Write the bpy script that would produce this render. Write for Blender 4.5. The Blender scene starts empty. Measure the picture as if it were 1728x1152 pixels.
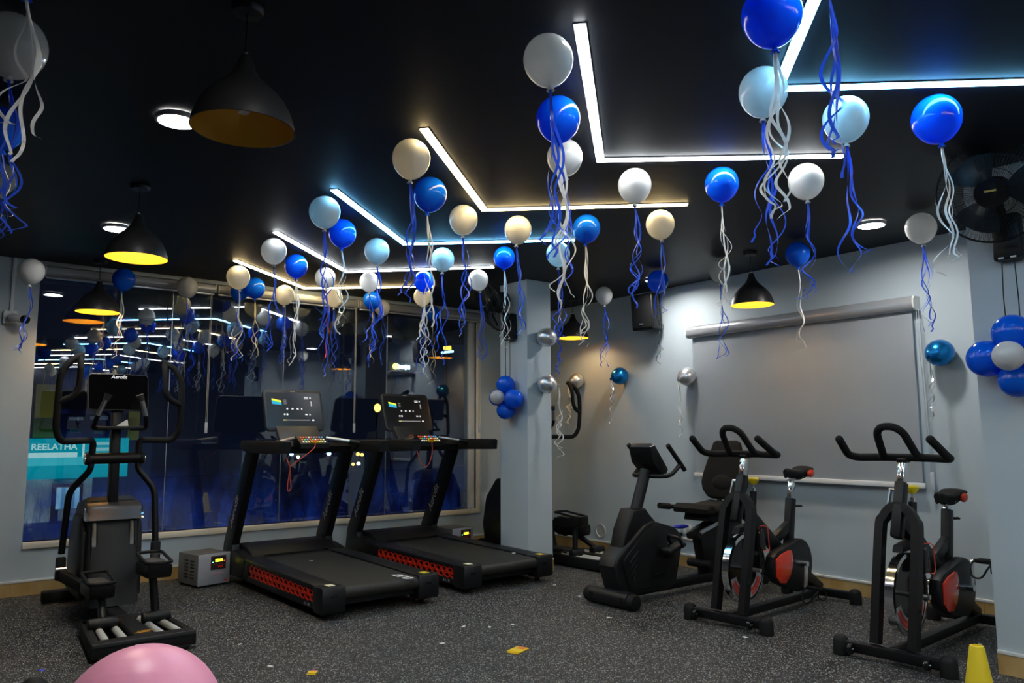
import bpy, bmesh, math, random
from mathutils import Vector, Matrix, Euler
random.seed(7)
SC = bpy.context.scene
COL = SC.collection

# ------------------------------------------------------------------ camera
FPX = 1298.2                       # focal length in pixels of the 1728 wide frame
RX = Vector((0.793, -0.609, -0.004)); UPV = Vector((-0.069, -0.096, 0.993))
FW = -(RX.cross(UPV)); FW.normalize(); RX.normalize(); UPV = -(FW.cross(RX)) if (-(FW.cross(RX))).z > 0 else FW.cross(RX)
CAMP = Vector((0, 0, 1.3))
cd = bpy.data.cameras.new('camera'); cd.sensor_width = 36; cd.lens = FPX / 1728 * 36; cd.clip_start = .02; cd.clip_end = 200
cam = bpy.data.objects.new('camera', cd); COL.objects.link(cam)
m3 = Matrix((RX, UPV, -FW)).transposed()
cam.matrix_world = Matrix.Translation(CAMP) @ m3.to_4x4()
SC.camera = cam
# ------------------------------------------------------------------ world and exposure
w = bpy.data.worlds.new('night'); SC.world = w; w.use_nodes = True
w.node_tree.nodes['Background'].inputs[0].default_value = (.010, .014, .030, 1)
w.node_tree.nodes['Background'].inputs[1].default_value = .12
vs = SC.view_settings
vs.view_transform = 'Standard'; vs.look = 'None'; vs.gamma = 1; vs.use_curve_mapping = False
vs.exposure = 1.6
try:
    SC.cycles.use_denoising = True; SC.cycles.max_bounces = 8; SC.cycles.transparent_max_bounces = 12
    SC.cycles.sample_clamp_indirect = 6; SC.cycles.caustics_reflective = False; SC.cycles.caustics_refractive = False
except Exception: pass
# light strengths
LED_W = 13.0; DOWN_W = 84.0; BULB_W = 60.0
TINT = {'blue': (.22, .68, 1.12), 'white': (.93, .98, 1.0), 'warm': (1.0, .75, .36)}

# ------------------------------------------------------------------ geometry of the place (metres)
H = 2.78; YW = 7.57; XS = 6.05; XL = -1.7; YB = -4.6

def ray(px, py): return RX * (px - 864) + UPV * (576 - py) + FW * FPX
def on_z(px, py, z):
    d = ray(px, py); return CAMP + d * ((z - CAMP.z) / d.z)
def on_x(px, py, x):
    d = ray(px, py); return CAMP + d * (x / d.x)
def on_y(px, py, y):
    d = ray(px, py); return CAMP + d * (y / d.y)
def depth(p): return (p - CAMP).dot(FW)

# ------------------------------------------------------------------ materials
MATS = {}
def mat(name, col=(.5, .5, .5), rough=.5, metal=0, spec=.5, emit=None, es=0, coat=0):
    if name in MATS: return MATS[name]
    m = bpy.data.materials.new(name); m.use_nodes = True
    b = m.node_tree.nodes['Principled BSDF']
    b.inputs['Base Color'].default_value = (*col, 1); b.inputs['Roughness'].default_value = rough
    b.inputs['Metallic'].default_value = metal; b.inputs['Specular IOR Level'].default_value = spec
    b.inputs['Coat Weight'].default_value = coat
    if emit: b.inputs['Emission Color'].default_value = (*emit, 1); b.inputs['Emission Strength'].default_value = es
    MATS[name] = m; return m
def nodes(m): return m.node_tree.nodes, m.node_tree.links, m.node_tree.nodes['Principled BSDF']
def noise_col(m, scale, c0, c1, lo=.35, hi=.65, detail=4, coord='Object', vec_scale=None, bump=0):
    n, l, b = nodes(m)
    tc = n.new('ShaderNodeTexCoord'); nz = n.new('ShaderNodeTexNoise'); nz.inputs['Scale'].default_value = scale; nz.inputs['Detail'].default_value = detail
    src = tc.outputs[coord]
    if vec_scale:
        mp = n.new('ShaderNodeMapping'); mp.inputs['Scale'].default_value = vec_scale; l.new(src, mp.inputs[0]); src = mp.outputs[0]
    l.new(src, nz.inputs['Vector'])
    r = n.new('ShaderNodeValToRGB'); r.color_ramp.elements[0].position = lo; r.color_ramp.elements[1].position = hi
    r.color_ramp.elements[0].color = (*c0, 1); r.color_ramp.elements[1].color = (*c1, 1)
    l.new(nz.outputs[0], r.inputs[0]); l.new(r.outputs[0], b.inputs['Base Color'])
    if bump:
        bp = n.new('ShaderNodeBump'); bp.inputs['Strength'].default_value = bump; bp.inputs['Distance'].default_value = .003
        l.new(nz.outputs[0], bp.inputs['Height']); l.new(bp.outputs[0], b.inputs['Normal'])
    return m
def emis(name, col, s):
    if name in MATS: return MATS[name]
    m = bpy.data.materials.new(name); m.use_nodes = True; n = m.node_tree.nodes; n.clear()
    e = n.new('ShaderNodeEmission'); e.inputs[0].default_value = (*col, 1); e.inputs[1].default_value = s
    o = n.new('ShaderNodeOutputMaterial'); m.node_tree.links.new(e.outputs[0], o.inputs[0]); MATS[name] = m; return m

M_wall = noise_col(mat('wall_paint', rough=.62), 1.1, (.43, .505, .545), (.475, .545, .585), detail=3)
M_ceil = mat('ceiling_black_paint', (.0058, .0082, .0145), .55, spec=.22)
M_trimw = mat('white_trim', (.72, .73, .70), .5)
M_sill = mat('cream_sill', (.80, .75, .62), .5)
M_tile = noise_col(mat('yellow_marble', rough=.3), 5, (.40, .24, .075), (.56, .39, .17), detail=6, vec_scale=(1, 1, .5))
# speckled rubber floor
M_floor = mat('speckled_rubber', (.02, .02, .02), .62, spec=.35)
def _floor():
    n, l, b = nodes(M_floor)
    tc = n.new('ShaderNodeTexCoord')
    def specks(scale, thr, seed):
        mp = n.new('ShaderNodeMapping'); mp.inputs['Location'].default_value = (seed, seed * .7, 0); l.new(tc.outputs['Object'], mp.inputs[0])
        v = n.new('ShaderNodeTexVoronoi'); v.inputs['Scale'].default_value = scale; l.new(mp.outputs[0], v.inputs['Vector'])
        a = n.new('ShaderNodeMath'); a.operation = 'LESS_THAN'; l.new(v.outputs['Distance'], a.inputs[0])
        s = n.new('ShaderNodeSeparateColor'); l.new(v.outputs['Color'], s.inputs[0])
        c = n.new('ShaderNodeMath'); c.operation = 'MULTIPLY'; l.new(s.outputs[0], c.inputs[0]); c.inputs[1].default_value = thr
        l.new(c.outputs[0], a.inputs[1]); return a.outputs[0]
    x1 = specks(80, .40, 0); x2 = specks(150, .38, 3.3)
    mx = n.new('ShaderNodeMath'); mx.operation = 'MAXIMUM'; l.new(x1, mx.inputs[0]); l.new(x2, mx.inputs[1])
    nz = n.new('ShaderNodeTexNoise'); nz.inputs['Scale'].default_value = 2.2; l.new(tc.outputs['Object'], nz.inputs['Vector'])
    rr = n.new('ShaderNodeMix'); rr.data_type = 'RGBA'; rr.inputs[6].default_value = (.008, .0085, .009, 1); rr.inputs[7].default_value = (.015, .0155, .016, 1); l.new(nz.outputs[0], rr.inputs[0])
    mi = n.new('ShaderNodeMix'); mi.data_type = 'RGBA'; l.new(mx.outputs[0], mi.inputs[0]); l.new(rr.outputs[2], mi.inputs[6]); mi.inputs[7].default_value = (.42, .42, .40, 1)
    l.new(mi.outputs[2], b.inputs['Base Color'])
    bp = n.new('ShaderNodeBump'); bp.inputs['Strength'].default_value = .25; bp.inputs['Distance'].default_value = .002; l.new(mx.outputs[0], bp.inputs['Height']); l.new(bp.outputs[0], b.inputs['Normal'])
_floor()
M_blk = mat('satin_black', (.0040, .0040, .005), .42, spec=.32)
M_blk2 = mat('matte_black', (.0055, .0055, .006), .65, spec=.28)
M_foam = mat('black_foam', (.0065, .0065, .007), .85, spec=.3)
M_char = mat('charcoal_plastic', (.0072, .0076, .009), .45, spec=.32)
M_dgrey = mat('dark_grey_metal', (.026, .027, .030), .4)
M_gloss = mat('gloss_black', (.006, .006, .007), .12)
M_chrome = mat('chrome', (.82, .82, .82), .12, 1)
M_steel = mat('brushed_steel', (.6, .6, .6), .3, 1)
M_alu = mat('aluminium', (.62, .64, .66), .35, .8)
M_red = mat('red_plastic', (.62, .03, .012), .35)
M_redgl = mat('gloss_red', (.75, .042, .014), .15, coat=.5)
M_orange = mat('orange_cord', (.75, .09, .03), .5)
M_yel = mat('yellow_plastic', (.80, .60, .02), .45)
M_white = mat('white_plastic', (.75, .75, .74), .4)
M_offw = mat('offwhite_rubber', (.50, .50, .46), .55)
M_grey = mat('grey_metal_case', (.26, .27, .28), .5)
M_brown = mat('brown_black_foam', (.014, .012, .010), .9, spec=.25)
M_pink = mat('pink_rubber', (.92, .36, .53), .38)
M_belt = noise_col(mat('running_belt', rough=.55, spec=.35), 60, (.018, .0175, .015), (.028, .027, .023))
M_bluepl = mat('blue_plastic', (.02, .04, .65), .35)
M_gold = mat('gold_lining', (.80, .42, .03), .35, .25)
M_print = mat('white_print', (.7, .7, .7), .5)
M_printg = mat('grey_print', (.38, .38, .39), .5)
M_paper = mat('white_paper', (.8, .8, .78), .7)
M_red_rib = mat('red_ribbon', (.65, .03, .015), .35)
def latex(name, col, trans=.35, rough=.12):
    m = mat(name, col, rough, spec=.5); n, l, b = nodes(m)
    t = n.new('ShaderNodeBsdfTranslucent'); t.inputs[0].default_value = (*[min(1, c * 1.05) for c in col], 1)
    x = n.new('ShaderNodeMixShader'); x.inputs[0].default_value = trans
    l.new(b.outputs[0], x.inputs[1]); l.new(t.outputs[0], x.inputs[2]); l.new(x.outputs[0], n['Material Output'].inputs[0]); return m
BM = {'white': latex('white_latex', (.70, .70, .685)), 'blue': latex('blue_latex', (.004, .15, .86), .35),
      'silver': mat('silver_foil_latex', (.74, .74, .75), .30, .85), 'mblue': mat('metallic_blue_latex', (.01, .20, .56), .26, .8)}
RM = {'white': latex('white_ribbon', (.78, .78, .76), .3, .3), 'blue': latex('blue_ribbon', (.035, .11, .74), .35, .3), 'red': M_red_rib,
      'silver': mat('silver_ribbon', (.6, .62, .64), .25, .6), 'cream': latex('cream_ribbon', (.75, .66, .48), .3, .3)}

# ------------------------------------------------------------------ mesh helpers
class G:
    def __init__(s): s.bm = bmesh.new()
    def add(s, t, M=None):
        if M is not None: t.transform(M)
        me = bpy.data.meshes.new('t'); t.to_mesh(me); t.free(); s.bm.from_mesh(me); bpy.data.meshes.remove(me); return s
    def box(s, c, size, rot=(0, 0, 0), bev=0, seg=2):
        t = bmesh.new(); bmesh.ops.create_cube(t, size=1)
        bmesh.ops.scale(t, vec=size, verts=t.verts)
        if bev: bmesh.ops.bevel(t, geom=list(t.edges), offset=bev, segments=seg, profile=.5, affect='EDGES')
        return s.add(t, Matrix.Translation(c) @ Euler(rot).to_matrix().to_4x4())
    def bb(s, x0, x1, y0, y1, z0, z1, bev=0, seg=2):
        return s.box(((x0 + x1) / 2, (y0 + y1) / 2, (z0 + z1) / 2), (abs(x1 - x0), abs(y1 - y0), abs(z1 - z0)), bev=bev, seg=seg)
    def bar(s, p0, p1, w, h, side=(1, 0, 0), bev=0):
        p0, p1 = Vector(p0), Vector(p1); z = (p1 - p0); L = z.length; z.normalize()
        x = Vector(side); x = (x - z * x.dot(z)).normalized(); y = z.cross(x)
        t = bmesh.new(); bmesh.ops.create_cube(t, size=1); bmesh.ops.scale(t, vec=(w, h, L), verts=t.verts)
        if bev: bmesh.ops.bevel(t, geom=list(t.edges), offset=bev, segments=2, profile=.5, affect='EDGES')
        M = Matrix((x, y, z)).transposed().to_4x4(); M.translation = (p0 + p1) / 2
        return s.add(t, M)
    def cyl(s, p0, p1, r, r2=None, seg=20, bev=0):
        p0, p1 = Vector(p0), Vector(p1); z = p1 - p0; L = z.length
        t = bmesh.new(); bmesh.ops.create_cone(t, cap_ends=True, segments=seg, radius1=r, radius2=r if r2 is None else r2, depth=L)
        if bev: bmesh.ops.bevel(t, geom=[e for e in t.edges if len(e.link_faces) == 2 and any(len(f.verts) > 4 for f in e.link_faces)], offset=bev, segments=2, profile=.5, affect='EDGES')
        M = z.to_track_quat('Z', 'Y').to_matrix().to_4x4(); M.translation = (p0 + p1) / 2
        return s.add(t, M)
    def tube(s, pts, r, seg=10, closed=False, n=0, flat=None):
        pts = [Vector(p) for p in pts]
        if n: pts = catmull(pts, n, closed)
        N = len(pts); rs = r if isinstance(r, (list, tuple)) else [r] * N
        if len(rs) != N: rs = [rs[min(len(rs) - 1, int(i / max(1, N - 1) * (len(rs) - 1) + .5))] for i in range(N)]
        prev = None; rings = []; bm = s.bm
        for i, p in enumerate(pts):
            a = pts[(i - 1) % N] if (closed or i > 0) else p; b = pts[(i + 1) % N] if (closed or i < N - 1) else p
            tg = (b - a).normalized()
            if prev is None:
                u = tg.orthogonal().normalized()
            else:
                u = (prev - tg * prev.dot(tg)); u = u.normalized() if u.length > 1e-6 else tg.orthogonal().normalized()
            prev = u; v = tg.cross(u)
            rings.append([bm.verts.new(p + (u * math.cos(k * 2 * math.pi / seg) + v * math.sin(k * 2 * math.pi / seg)) * rs[i]) for k in range(seg)])
        for i in range(N if closed else N - 1):
            A, B = rings[i], rings[(i + 1) % N]
            for k in range(seg):
                bm.faces.new((A[k], A[(k + 1) % seg], B[(k + 1) % seg], B[k]))
        if not closed:
            for R_, sg in ((rings[0], -1), (rings[-1], 1)):
                bm.faces.new(R_ if sg > 0 else R_[::-1])
        return s
    def lathe(s, prof, seg=28, M=None):
        t = bmesh.new(); rings = []
        for r, z in prof:
            rings.append([t.verts.new((r * math.cos(k * 2 * math.pi / seg), r * math.sin(k * 2 * math.pi / seg), z)) for k in range(seg)] if r > 1e-5 else [t.verts.new((0, 0, z))])
        for A, B in zip(rings, rings[1:]):
            for k in range(seg):
                a, b = A[k % len(A)], A[(k + 1) % len(A)]; c, d = B[(k + 1) % len(B)], B[k % len(B)]
                q = []
                for v in (a, b, c, d):
                    if v not in q: q.append(v)
                if len(q) > 2: t.faces.new(q)
        return s.add(t, M)
    def prism(s, poly, ax, a, b, bev=0, M=None, seg=2):
        t = bmesh.new()
        def P(q, v): return {'x': (v, q[0], q[1]), 'y': (q[0], v, q[1]), 'z': (q[0], q[1], v)}[ax]
        A = [t.verts.new(P(q, a)) for q in poly]; B = [t.verts.new(P(q, b)) for q in poly]; n = len(poly)
        t.faces.new(A[::-1]); t.faces.new(B)
        for k in range(n): t.faces.new((A[k], A[(k + 1) % n], B[(k + 1) % n], B[k]))
        bmesh.ops.recalc_face_normals(t, faces=t.faces)
        if bev:
            caps = [e for e in t.edges if any(len(f.verts) == n and n != 4 for f in e.link_faces)] if n > 4 else list(t.edges)
            bmesh.ops.bevel(t, geom=caps, offset=bev, segments=seg, profile=.5, affect='EDGES')
        return s.add(t, M)
    def ball(s, c, r, sc=(1, 1, 1), seg=20):
        t = bmesh.new(); bmesh.ops.create_uvsphere(t, u_segments=seg, v_segments=seg // 2 + 2, radius=r)
        bmesh.ops.scale(t, vec=sc, verts=t.verts); return s.add(t, Matrix.Translation(c))
    def mesh(s, name, m, angle=38):
        bmesh.ops.recalc_face_normals(s.bm, faces=s.bm.faces)
        me = bpy.data.meshes.new(name); s.bm.to_mesh(me); s.bm.free(); me.materials.append(m)
        me.shade_smooth(); me.set_sharp_from_angle(angle=math.radians(angle)); return me
    def obj(s, name, m, parent=None, angle=38, label=None):
        return link(name, s.mesh(name, m, angle), parent, label)
_last = []
def LAST(): return _last[0]
def link(name, data, parent=None, label=None):
    o = bpy.data.objects.new(name, data); COL.objects.link(o); _last[:] = [o]
    if parent is not None: o.parent = parent
    if label: o['label'] = label
    return o
def catmull(p, n, closed=False):
    N = len(p); out = []
    for i in range(N if closed else N - 1):
        if closed: a, b, c, d = p[(i - 1) % N], p[i], p[(i + 1) % N], p[(i + 2) % N]
        else: b, c = p[i], p[i + 1]; a = p[i - 1] if i else b * 2 - c; d = p[i + 2] if i + 2 < N else c * 2 - b
        for k in range(n):
            t = k / n; out.append(.5 * ((2 * b) + (c - a) * t + (2 * a - 5 * b + 4 * c - d) * t * t + (3 * b - a - 3 * c + d) * t ** 3))
    if not closed: out.append(p[-1])
    return out
def fillet(p, r=.05, n=4):
    """round the corners of a polyline"""
    p = [Vector(q) for q in p]; out = [p[0]]
    for a, b, c in zip(p, p[1:], p[2:]):
        u, v = (a - b), (c - b); d = min(r, u.length * .45, v.length * .45); s, e = b + u.normalized() * d, b + v.normalized() * d
        for k in range(n + 1):
            t = k / n; out.append(s.lerp(b, t).lerp(b.lerp(e, t), t))
    out.append(p[-1]); return out
def rrect(w, h, r, n=4, cx=0, cy=0):
    o = []
    for sx, sy, a in ((1, 1, 0), (-1, 1, 90), (-1, -1, 180), (1, -1, 270)):
        for k in range(n + 1):
            t = math.radians(a + 90 * k / n); o.append((cx + sx * (w / 2 - r) + r * math.cos(t), cy + sy * (h / 2 - r) + r * math.sin(t)))
    return o
def tag(o, label, cat, group=None):
    o['label'] = label; o['category'] = cat
    if group: o['group'] = group
    return o
def thing(name, loc, rz=0, label=None, cat=None, group=None):
    o = link(name, None); o.location = loc; o.rotation_euler = (0, 0, rz); o.empty_display_size = .1
    if label: tag(o, label, cat, group)
    return o
def struct(o): o['kind'] = 'structure'; return o
def copy_tree(o, parent=None):
    c = o.copy(); COL.objects.link(c); c.parent = parent
    for ch in list(o.children): copy_tree(ch, c)
    return c
def text(s, size, m, parent, loc, rot=(0, 0, 0), shear=0, ext=.0006, name='lettering', bold=0, align='CENTER'):
    c = bpy.data.curves.new(name, 'FONT'); c.body = s; c.size = size; c.extrude = ext; c.shear = shear; c.offset = bold; c.resolution_u = 3
    c.align_x = align; c.align_y = 'CENTER'
    t = bpy.data.objects.new('tmp', c); COL.objects.link(t); bpy.context.view_layer.update()
    me = bpy.data.meshes.new_from_object(t.evaluated_get(bpy.context.evaluated_depsgraph_get())); bpy.data.objects.remove(t); bpy.data.curves.remove(c)
    me.name = name; me.materials.clear(); me.materials.append(m)
    o = link(name, me, parent); o.location = loc; o.rotation_euler = rot; return o

# ================================================================== the room
def room():
    struct(G().bb(XL - .2, XS + .2, YB - .2, YW + .25, -.12, 0).obj('floor', M_floor))
    struct(G().bb(XL - .2, XS + .2, YB - .2, YW + .25, H, H + .15).obj('ceiling', M_ceil))
    struct(G().bb(XS, XS + .2, YB - .2, YW + .25, 0, H).obj('wall_right', M_wall))
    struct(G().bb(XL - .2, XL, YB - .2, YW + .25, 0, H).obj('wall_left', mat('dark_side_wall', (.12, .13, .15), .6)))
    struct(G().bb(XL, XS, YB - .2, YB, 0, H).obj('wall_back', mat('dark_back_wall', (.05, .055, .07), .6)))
    g = G(); g.bb(XL, WX0, YW, YW + .25, 0, H); g.bb(WX1, XS, YW, YW + .25, 0, H); g.bb(WX0, WX1, YW, YW + .25, 0, WZ0); g.bb(WX0, WX1, YW, YW + .25, WZ1, H)
    struct(g.obj('wall_front', M_wall))
    # skirting tiles with a thin white strip above
    def skirt(name, a, b, fixed, ax, sgn):
        e = link(name, None); e['kind'] = 'structure'
        n = max(1, round(abs(b - a) / .6)); L = (b - a) / n; hz = .105; t = .012
        for i in range(n):
            s0, s1 = a + i * L + .001, a + (i + 1) * L - .001
            g = G()
            if ax == 'y': g.bb(fixed, fixed + sgn * t, s0, s1, 0, hz)
            else: g.bb(s0, s1, fixed, fixed + sgn * t, 0, hz)
            g.obj('tile', M_tile, e)
        g = G()
        if ax == 'y': g.bb(fixed, fixed + sgn * .016, a, b, hz, hz + .02, bev=.004)
        else: g.bb(a, b, fixed, fixed + sgn * .016, hz, hz + .02, bev=.004)
        g.obj('skirting_bead', M_trimw, e)
    skirt('baseboard_right', PY, YW, XS, 'y', -1)
    skirt('baseboard_front', XL, XS, YW, 'x', -1)
    skirt('baseboard_pier', .95, PY, PX, 'y', -1)
    skirt('baseboard_column', CX0, CX1, CY0, 'x', -1)
    skirt('baseboard_column_side', CY0, CY1, CX0, 'y', -1)
    # pillar at the right edge and free-standing column in front of the corner
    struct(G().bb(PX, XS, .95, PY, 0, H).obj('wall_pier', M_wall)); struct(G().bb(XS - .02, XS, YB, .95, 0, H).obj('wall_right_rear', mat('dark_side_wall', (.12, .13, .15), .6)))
    struct(G().bb(CX0, CX1, CY0, CY1, 0, H).obj('column', M_wall))
PX, PY = 4.74, 1.845
CX0, CX1, CY0, CY1 = 4.58, 4.875, 5.72, 6.15
WX0, WX1, WZ0, WZ1 = .745, 5.27, .425, 2.70
room()

# ------------------------------------------------------------------ window
M_glass = bpy.data.materials.new('dark_window_glass'); M_glass.use_nodes = True
def _glass():
    n = M_glass.node_tree.nodes; l = M_glass.node_tree.links; n.clear()
    o = n.new('ShaderNodeOutputMaterial'); mx = n.new('ShaderNodeMixShader'); lw = n.new('ShaderNodeLayerWeight'); lw.inputs[0].default_value = .5
    pw = n.new('ShaderNodeMath'); pw.operation = 'POWER'; l.new(lw.outputs['Facing'], pw.inputs[0]); pw.inputs[1].default_value = 4
    fr = n.new('ShaderNodeMath'); fr.operation = 'MULTIPLY_ADD'; l.new(pw.outputs[0], fr.inputs[0]); fr.inputs[1].default_value = .8; fr.inputs[2].default_value = .11
    t = n.new('ShaderNodeBsdfTransparent'); t.inputs[0].default_value = (.85, .90, .96, 1); gl = n.new('ShaderNodeBsdfGlossy'); gl.inputs['Roughness'].default_value = .0; gl.inputs[0].default_value = (.92, .96, 1, 1)
    l.new(fr.outputs[0], mx.inputs[0]); l.new(t.outputs[0], mx.inputs[1]); l.new(gl.outputs[0], mx.inputs[2]); l.new(mx.outputs[0], o.inputs[0])
_glass()
# scuffed blue film on the lower panes, its upward fade painting a blue glow
M_glow_film = bpy.data.materials.new('scuffed_blue_film'); M_glow_film.use_nodes = True
def _glow_film():
    n = M_glow_film.node_tree.nodes; l = M_glow_film.node_tree.links; b = n['Principled BSDF']; out = n['Material Output']
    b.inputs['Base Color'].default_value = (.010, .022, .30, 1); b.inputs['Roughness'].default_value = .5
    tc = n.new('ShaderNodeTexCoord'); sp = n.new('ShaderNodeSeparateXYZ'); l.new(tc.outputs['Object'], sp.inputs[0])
    mr = n.new('ShaderNodeMapRange'); mr.inputs['From Min'].default_value = .42; mr.inputs['From Max'].default_value = 1.0; mr.inputs['To Min'].default_value = 1.0; mr.inputs['To Max'].default_value = .02; l.new(sp.outputs['Z'], mr.inputs['Value'])  # density thins upward, so the blue glow is painted into the film
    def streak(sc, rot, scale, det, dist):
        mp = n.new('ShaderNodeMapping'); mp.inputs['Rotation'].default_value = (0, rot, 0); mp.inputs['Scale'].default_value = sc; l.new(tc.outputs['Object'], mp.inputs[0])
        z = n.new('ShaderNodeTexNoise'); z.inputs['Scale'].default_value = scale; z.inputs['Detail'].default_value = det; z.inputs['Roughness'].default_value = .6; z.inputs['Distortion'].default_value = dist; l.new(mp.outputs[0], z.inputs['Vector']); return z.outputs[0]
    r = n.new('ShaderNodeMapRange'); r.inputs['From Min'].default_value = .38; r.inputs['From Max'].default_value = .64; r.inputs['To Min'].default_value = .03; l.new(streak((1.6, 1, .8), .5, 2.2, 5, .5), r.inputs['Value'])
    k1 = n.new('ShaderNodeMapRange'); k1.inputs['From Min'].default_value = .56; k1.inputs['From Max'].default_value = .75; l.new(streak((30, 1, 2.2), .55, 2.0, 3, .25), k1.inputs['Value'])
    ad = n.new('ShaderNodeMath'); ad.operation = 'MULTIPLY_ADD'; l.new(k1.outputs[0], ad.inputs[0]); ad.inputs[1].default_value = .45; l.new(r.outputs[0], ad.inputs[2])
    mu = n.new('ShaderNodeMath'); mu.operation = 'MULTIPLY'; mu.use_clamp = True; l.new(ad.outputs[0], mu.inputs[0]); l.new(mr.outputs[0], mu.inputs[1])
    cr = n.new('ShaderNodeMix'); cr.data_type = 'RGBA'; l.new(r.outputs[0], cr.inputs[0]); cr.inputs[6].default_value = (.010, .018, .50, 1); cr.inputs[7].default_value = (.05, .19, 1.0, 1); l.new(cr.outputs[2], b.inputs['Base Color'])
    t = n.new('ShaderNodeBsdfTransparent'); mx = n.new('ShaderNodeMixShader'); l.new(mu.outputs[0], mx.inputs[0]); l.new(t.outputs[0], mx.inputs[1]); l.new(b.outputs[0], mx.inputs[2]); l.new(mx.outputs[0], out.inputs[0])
_glow_film()
def window():
    e = struct(link('window_1', None))
    g = G(); g.bb(WX0 - .0, WX1, YW - .02, YW + .12, WZ0 - .055, WZ0, bev=.006)
    g.obj('sill', M_sill, e)
    G().bb(WX1, WX1 + .06, YW - .015, YW + .1, WZ0 - .055, WZ1, bev=.006).obj('frame_jamb', M_sill, e)
    G().bb(WX1 - .09, WX1, YW + .02, YW + .06, WZ0, WZ1, bev=.004).obj('frame_stile', M_trimw, e)
    xs = [WX0] + [on_y(px, py, YW + .05).x for px, py in ((283, 700), (473, 780), (650, 780))] + [WX1]
    for i in range(4):
        G().bb(xs[i] + .002, xs[i + 1] - .002, YW + .045, YW + .055, WZ0, WZ1).obj('pane', M_glass, e)
        G().bb(xs[i] + .004, xs[i + 1] - .004, YW + .058, YW + .060, WZ0, 1.3).obj('film', M_glow_film, e)
        if i: G().bb(xs[i] - .002, xs[i] + .002, YW + .043, YW + .057, WZ0, WZ1).obj('glass_joint', M_alu, e)
window()

# ------------------------------------------------------------------ ceiling light strips
def strip(c, a, b, tint, label):
    c, a, b = [Vector((p[0], p[1], 0)) for p in (c, a, b)]
    e = thing('led_strip_light', (c.x, c.y, H), 0, label, 'ceiling light', 'chevron light strips on the ceiling')
    def vee(wd, ext):
        u, v = (a - c).normalized(), (b - c).normalized(); A, B = a + u * ext, b + v * ext
        nu = Vector((-u.y, u.x, 0)); nv = Vector((-v.y, v.x, 0))
        if nu.dot(v) < 0: nu = -nu
        if nv.dot(u) < 0: nv = -nv
        k = wd / 2; bis = (u + v).normalized(); s = math.sqrt(max(1e-4, (1 - u.dot(v)) / 2)); q = bis * (k / s)
        P = [c - q, A - nu * k, A + nu * k, c + q, B + nv * k, B - nv * k]
        return [(p.x - c.x, p.y - c.y) for p in P]
    def two(poly, z0, z1):
        g = G(); g.prism([poly[0], poly[1], poly[2], poly[3]], 'z', z0, z1); g.prism([poly[0], poly[3], poly[4], poly[5]], 'z', z0, z1); return g
    two(vee(.048, .002), -.006, -.001).obj('channel', M_alu, e)
    two(vee(.038, 0), -.0125, -.006).obj('diffuser', emis('led_' + tint, TINT[tint], LED_W * (1.25 if tint == 'blue' else 1)), e)
CH = [((1313, 147), None, (1728, 132), 'blue'), ((1013, 268), (978, 38), (1423, 261), 'white'), ((817, 352), (715, 215), (1160, 343), 'warm'),
      ((683, 410), (563, 318), (970, 403), 'blue'), ((585, 457), (465, 390), (833, 449), 'white'), ((515, 485), (397, 438), (700, 481), 'warm')]
CL = ['icy blue chevron light strip at the top right of the ceiling, nearest the camera', 'cool white chevron light strip, second from the camera with its tip pointing up',
      'large warm yellow chevron light strip in the middle of the ceiling', 'pale blue chevron light strip between the big warm one and a white one',
      'narrow white chevron light strip, second from the window', 'farthest chevron light strip, warm yellow, right by the window blinds']
cs = []
for i, (c, a, b, t) in enumerate(CH):
    C = on_z(*c, H); cs.append(C)
    A = on_z(*a, H) if a else C + Vector((-1.04, -.98, 0)); B = C + Vector((1.0, -.86, 0)) if i in (0, 5) else on_z(*b, H)
    if i == 5: A = on_z(*a, H)
    strip(C, A, B, t, CL[i])
for k in range(1, 6):
    C = cs[0] + Vector((-.03, -1.13, 0)) * k
    strip(C, C + Vector((-1.04, -.98, 0)), C + Vector((1.0, -.86, 0)), ['warm', 'white', 'blue'][(k - 1) % 3], 'chevron light strip on the ceiling behind the camera, seen in the window reflection')

# ------------------------------------------------------------------ downlights
def downlight(p, label, on=True):
    e = thing('downlight', (p.x, p.y, H), 0, label, 'ceiling light', 'round ceiling downlights')
    G().lathe([(.098, -.001), (.098, -.022), (.086, -.024), (.086, -.002)], 32).obj('trim_ring', M_alu, e)
    G().lathe([(0, -.007), (.085, -.007), (.085, -.003), (0, -.003)], 32).obj('lens', emis('downlight_lens', (1, .98, .94), DOWN_W), e)
DL = [((300, 198), 'round downlight behind the big unlit pendant lamp'), ((198, 382), 'round downlight just behind the lit pendant at left'),
      ((1470, 376), 'round downlight on the right, near the projector screen'), ((1105, 470), 'round downlight beside the blue balloon above the loudspeaker')]
for p, lb in DL: downlight(on_z(*p, H), lb)
for x, y in ((.85, 1.4), (.8, -.9), (5.2, .6 - 2), (-.6, -3), (2.6, -3.6), (4.0, -1.2)):
    downlight(Vector((x if not (x > PX) else 4.2, y, 0)), 'round downlight on the ceiling behind the camera')

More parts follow.
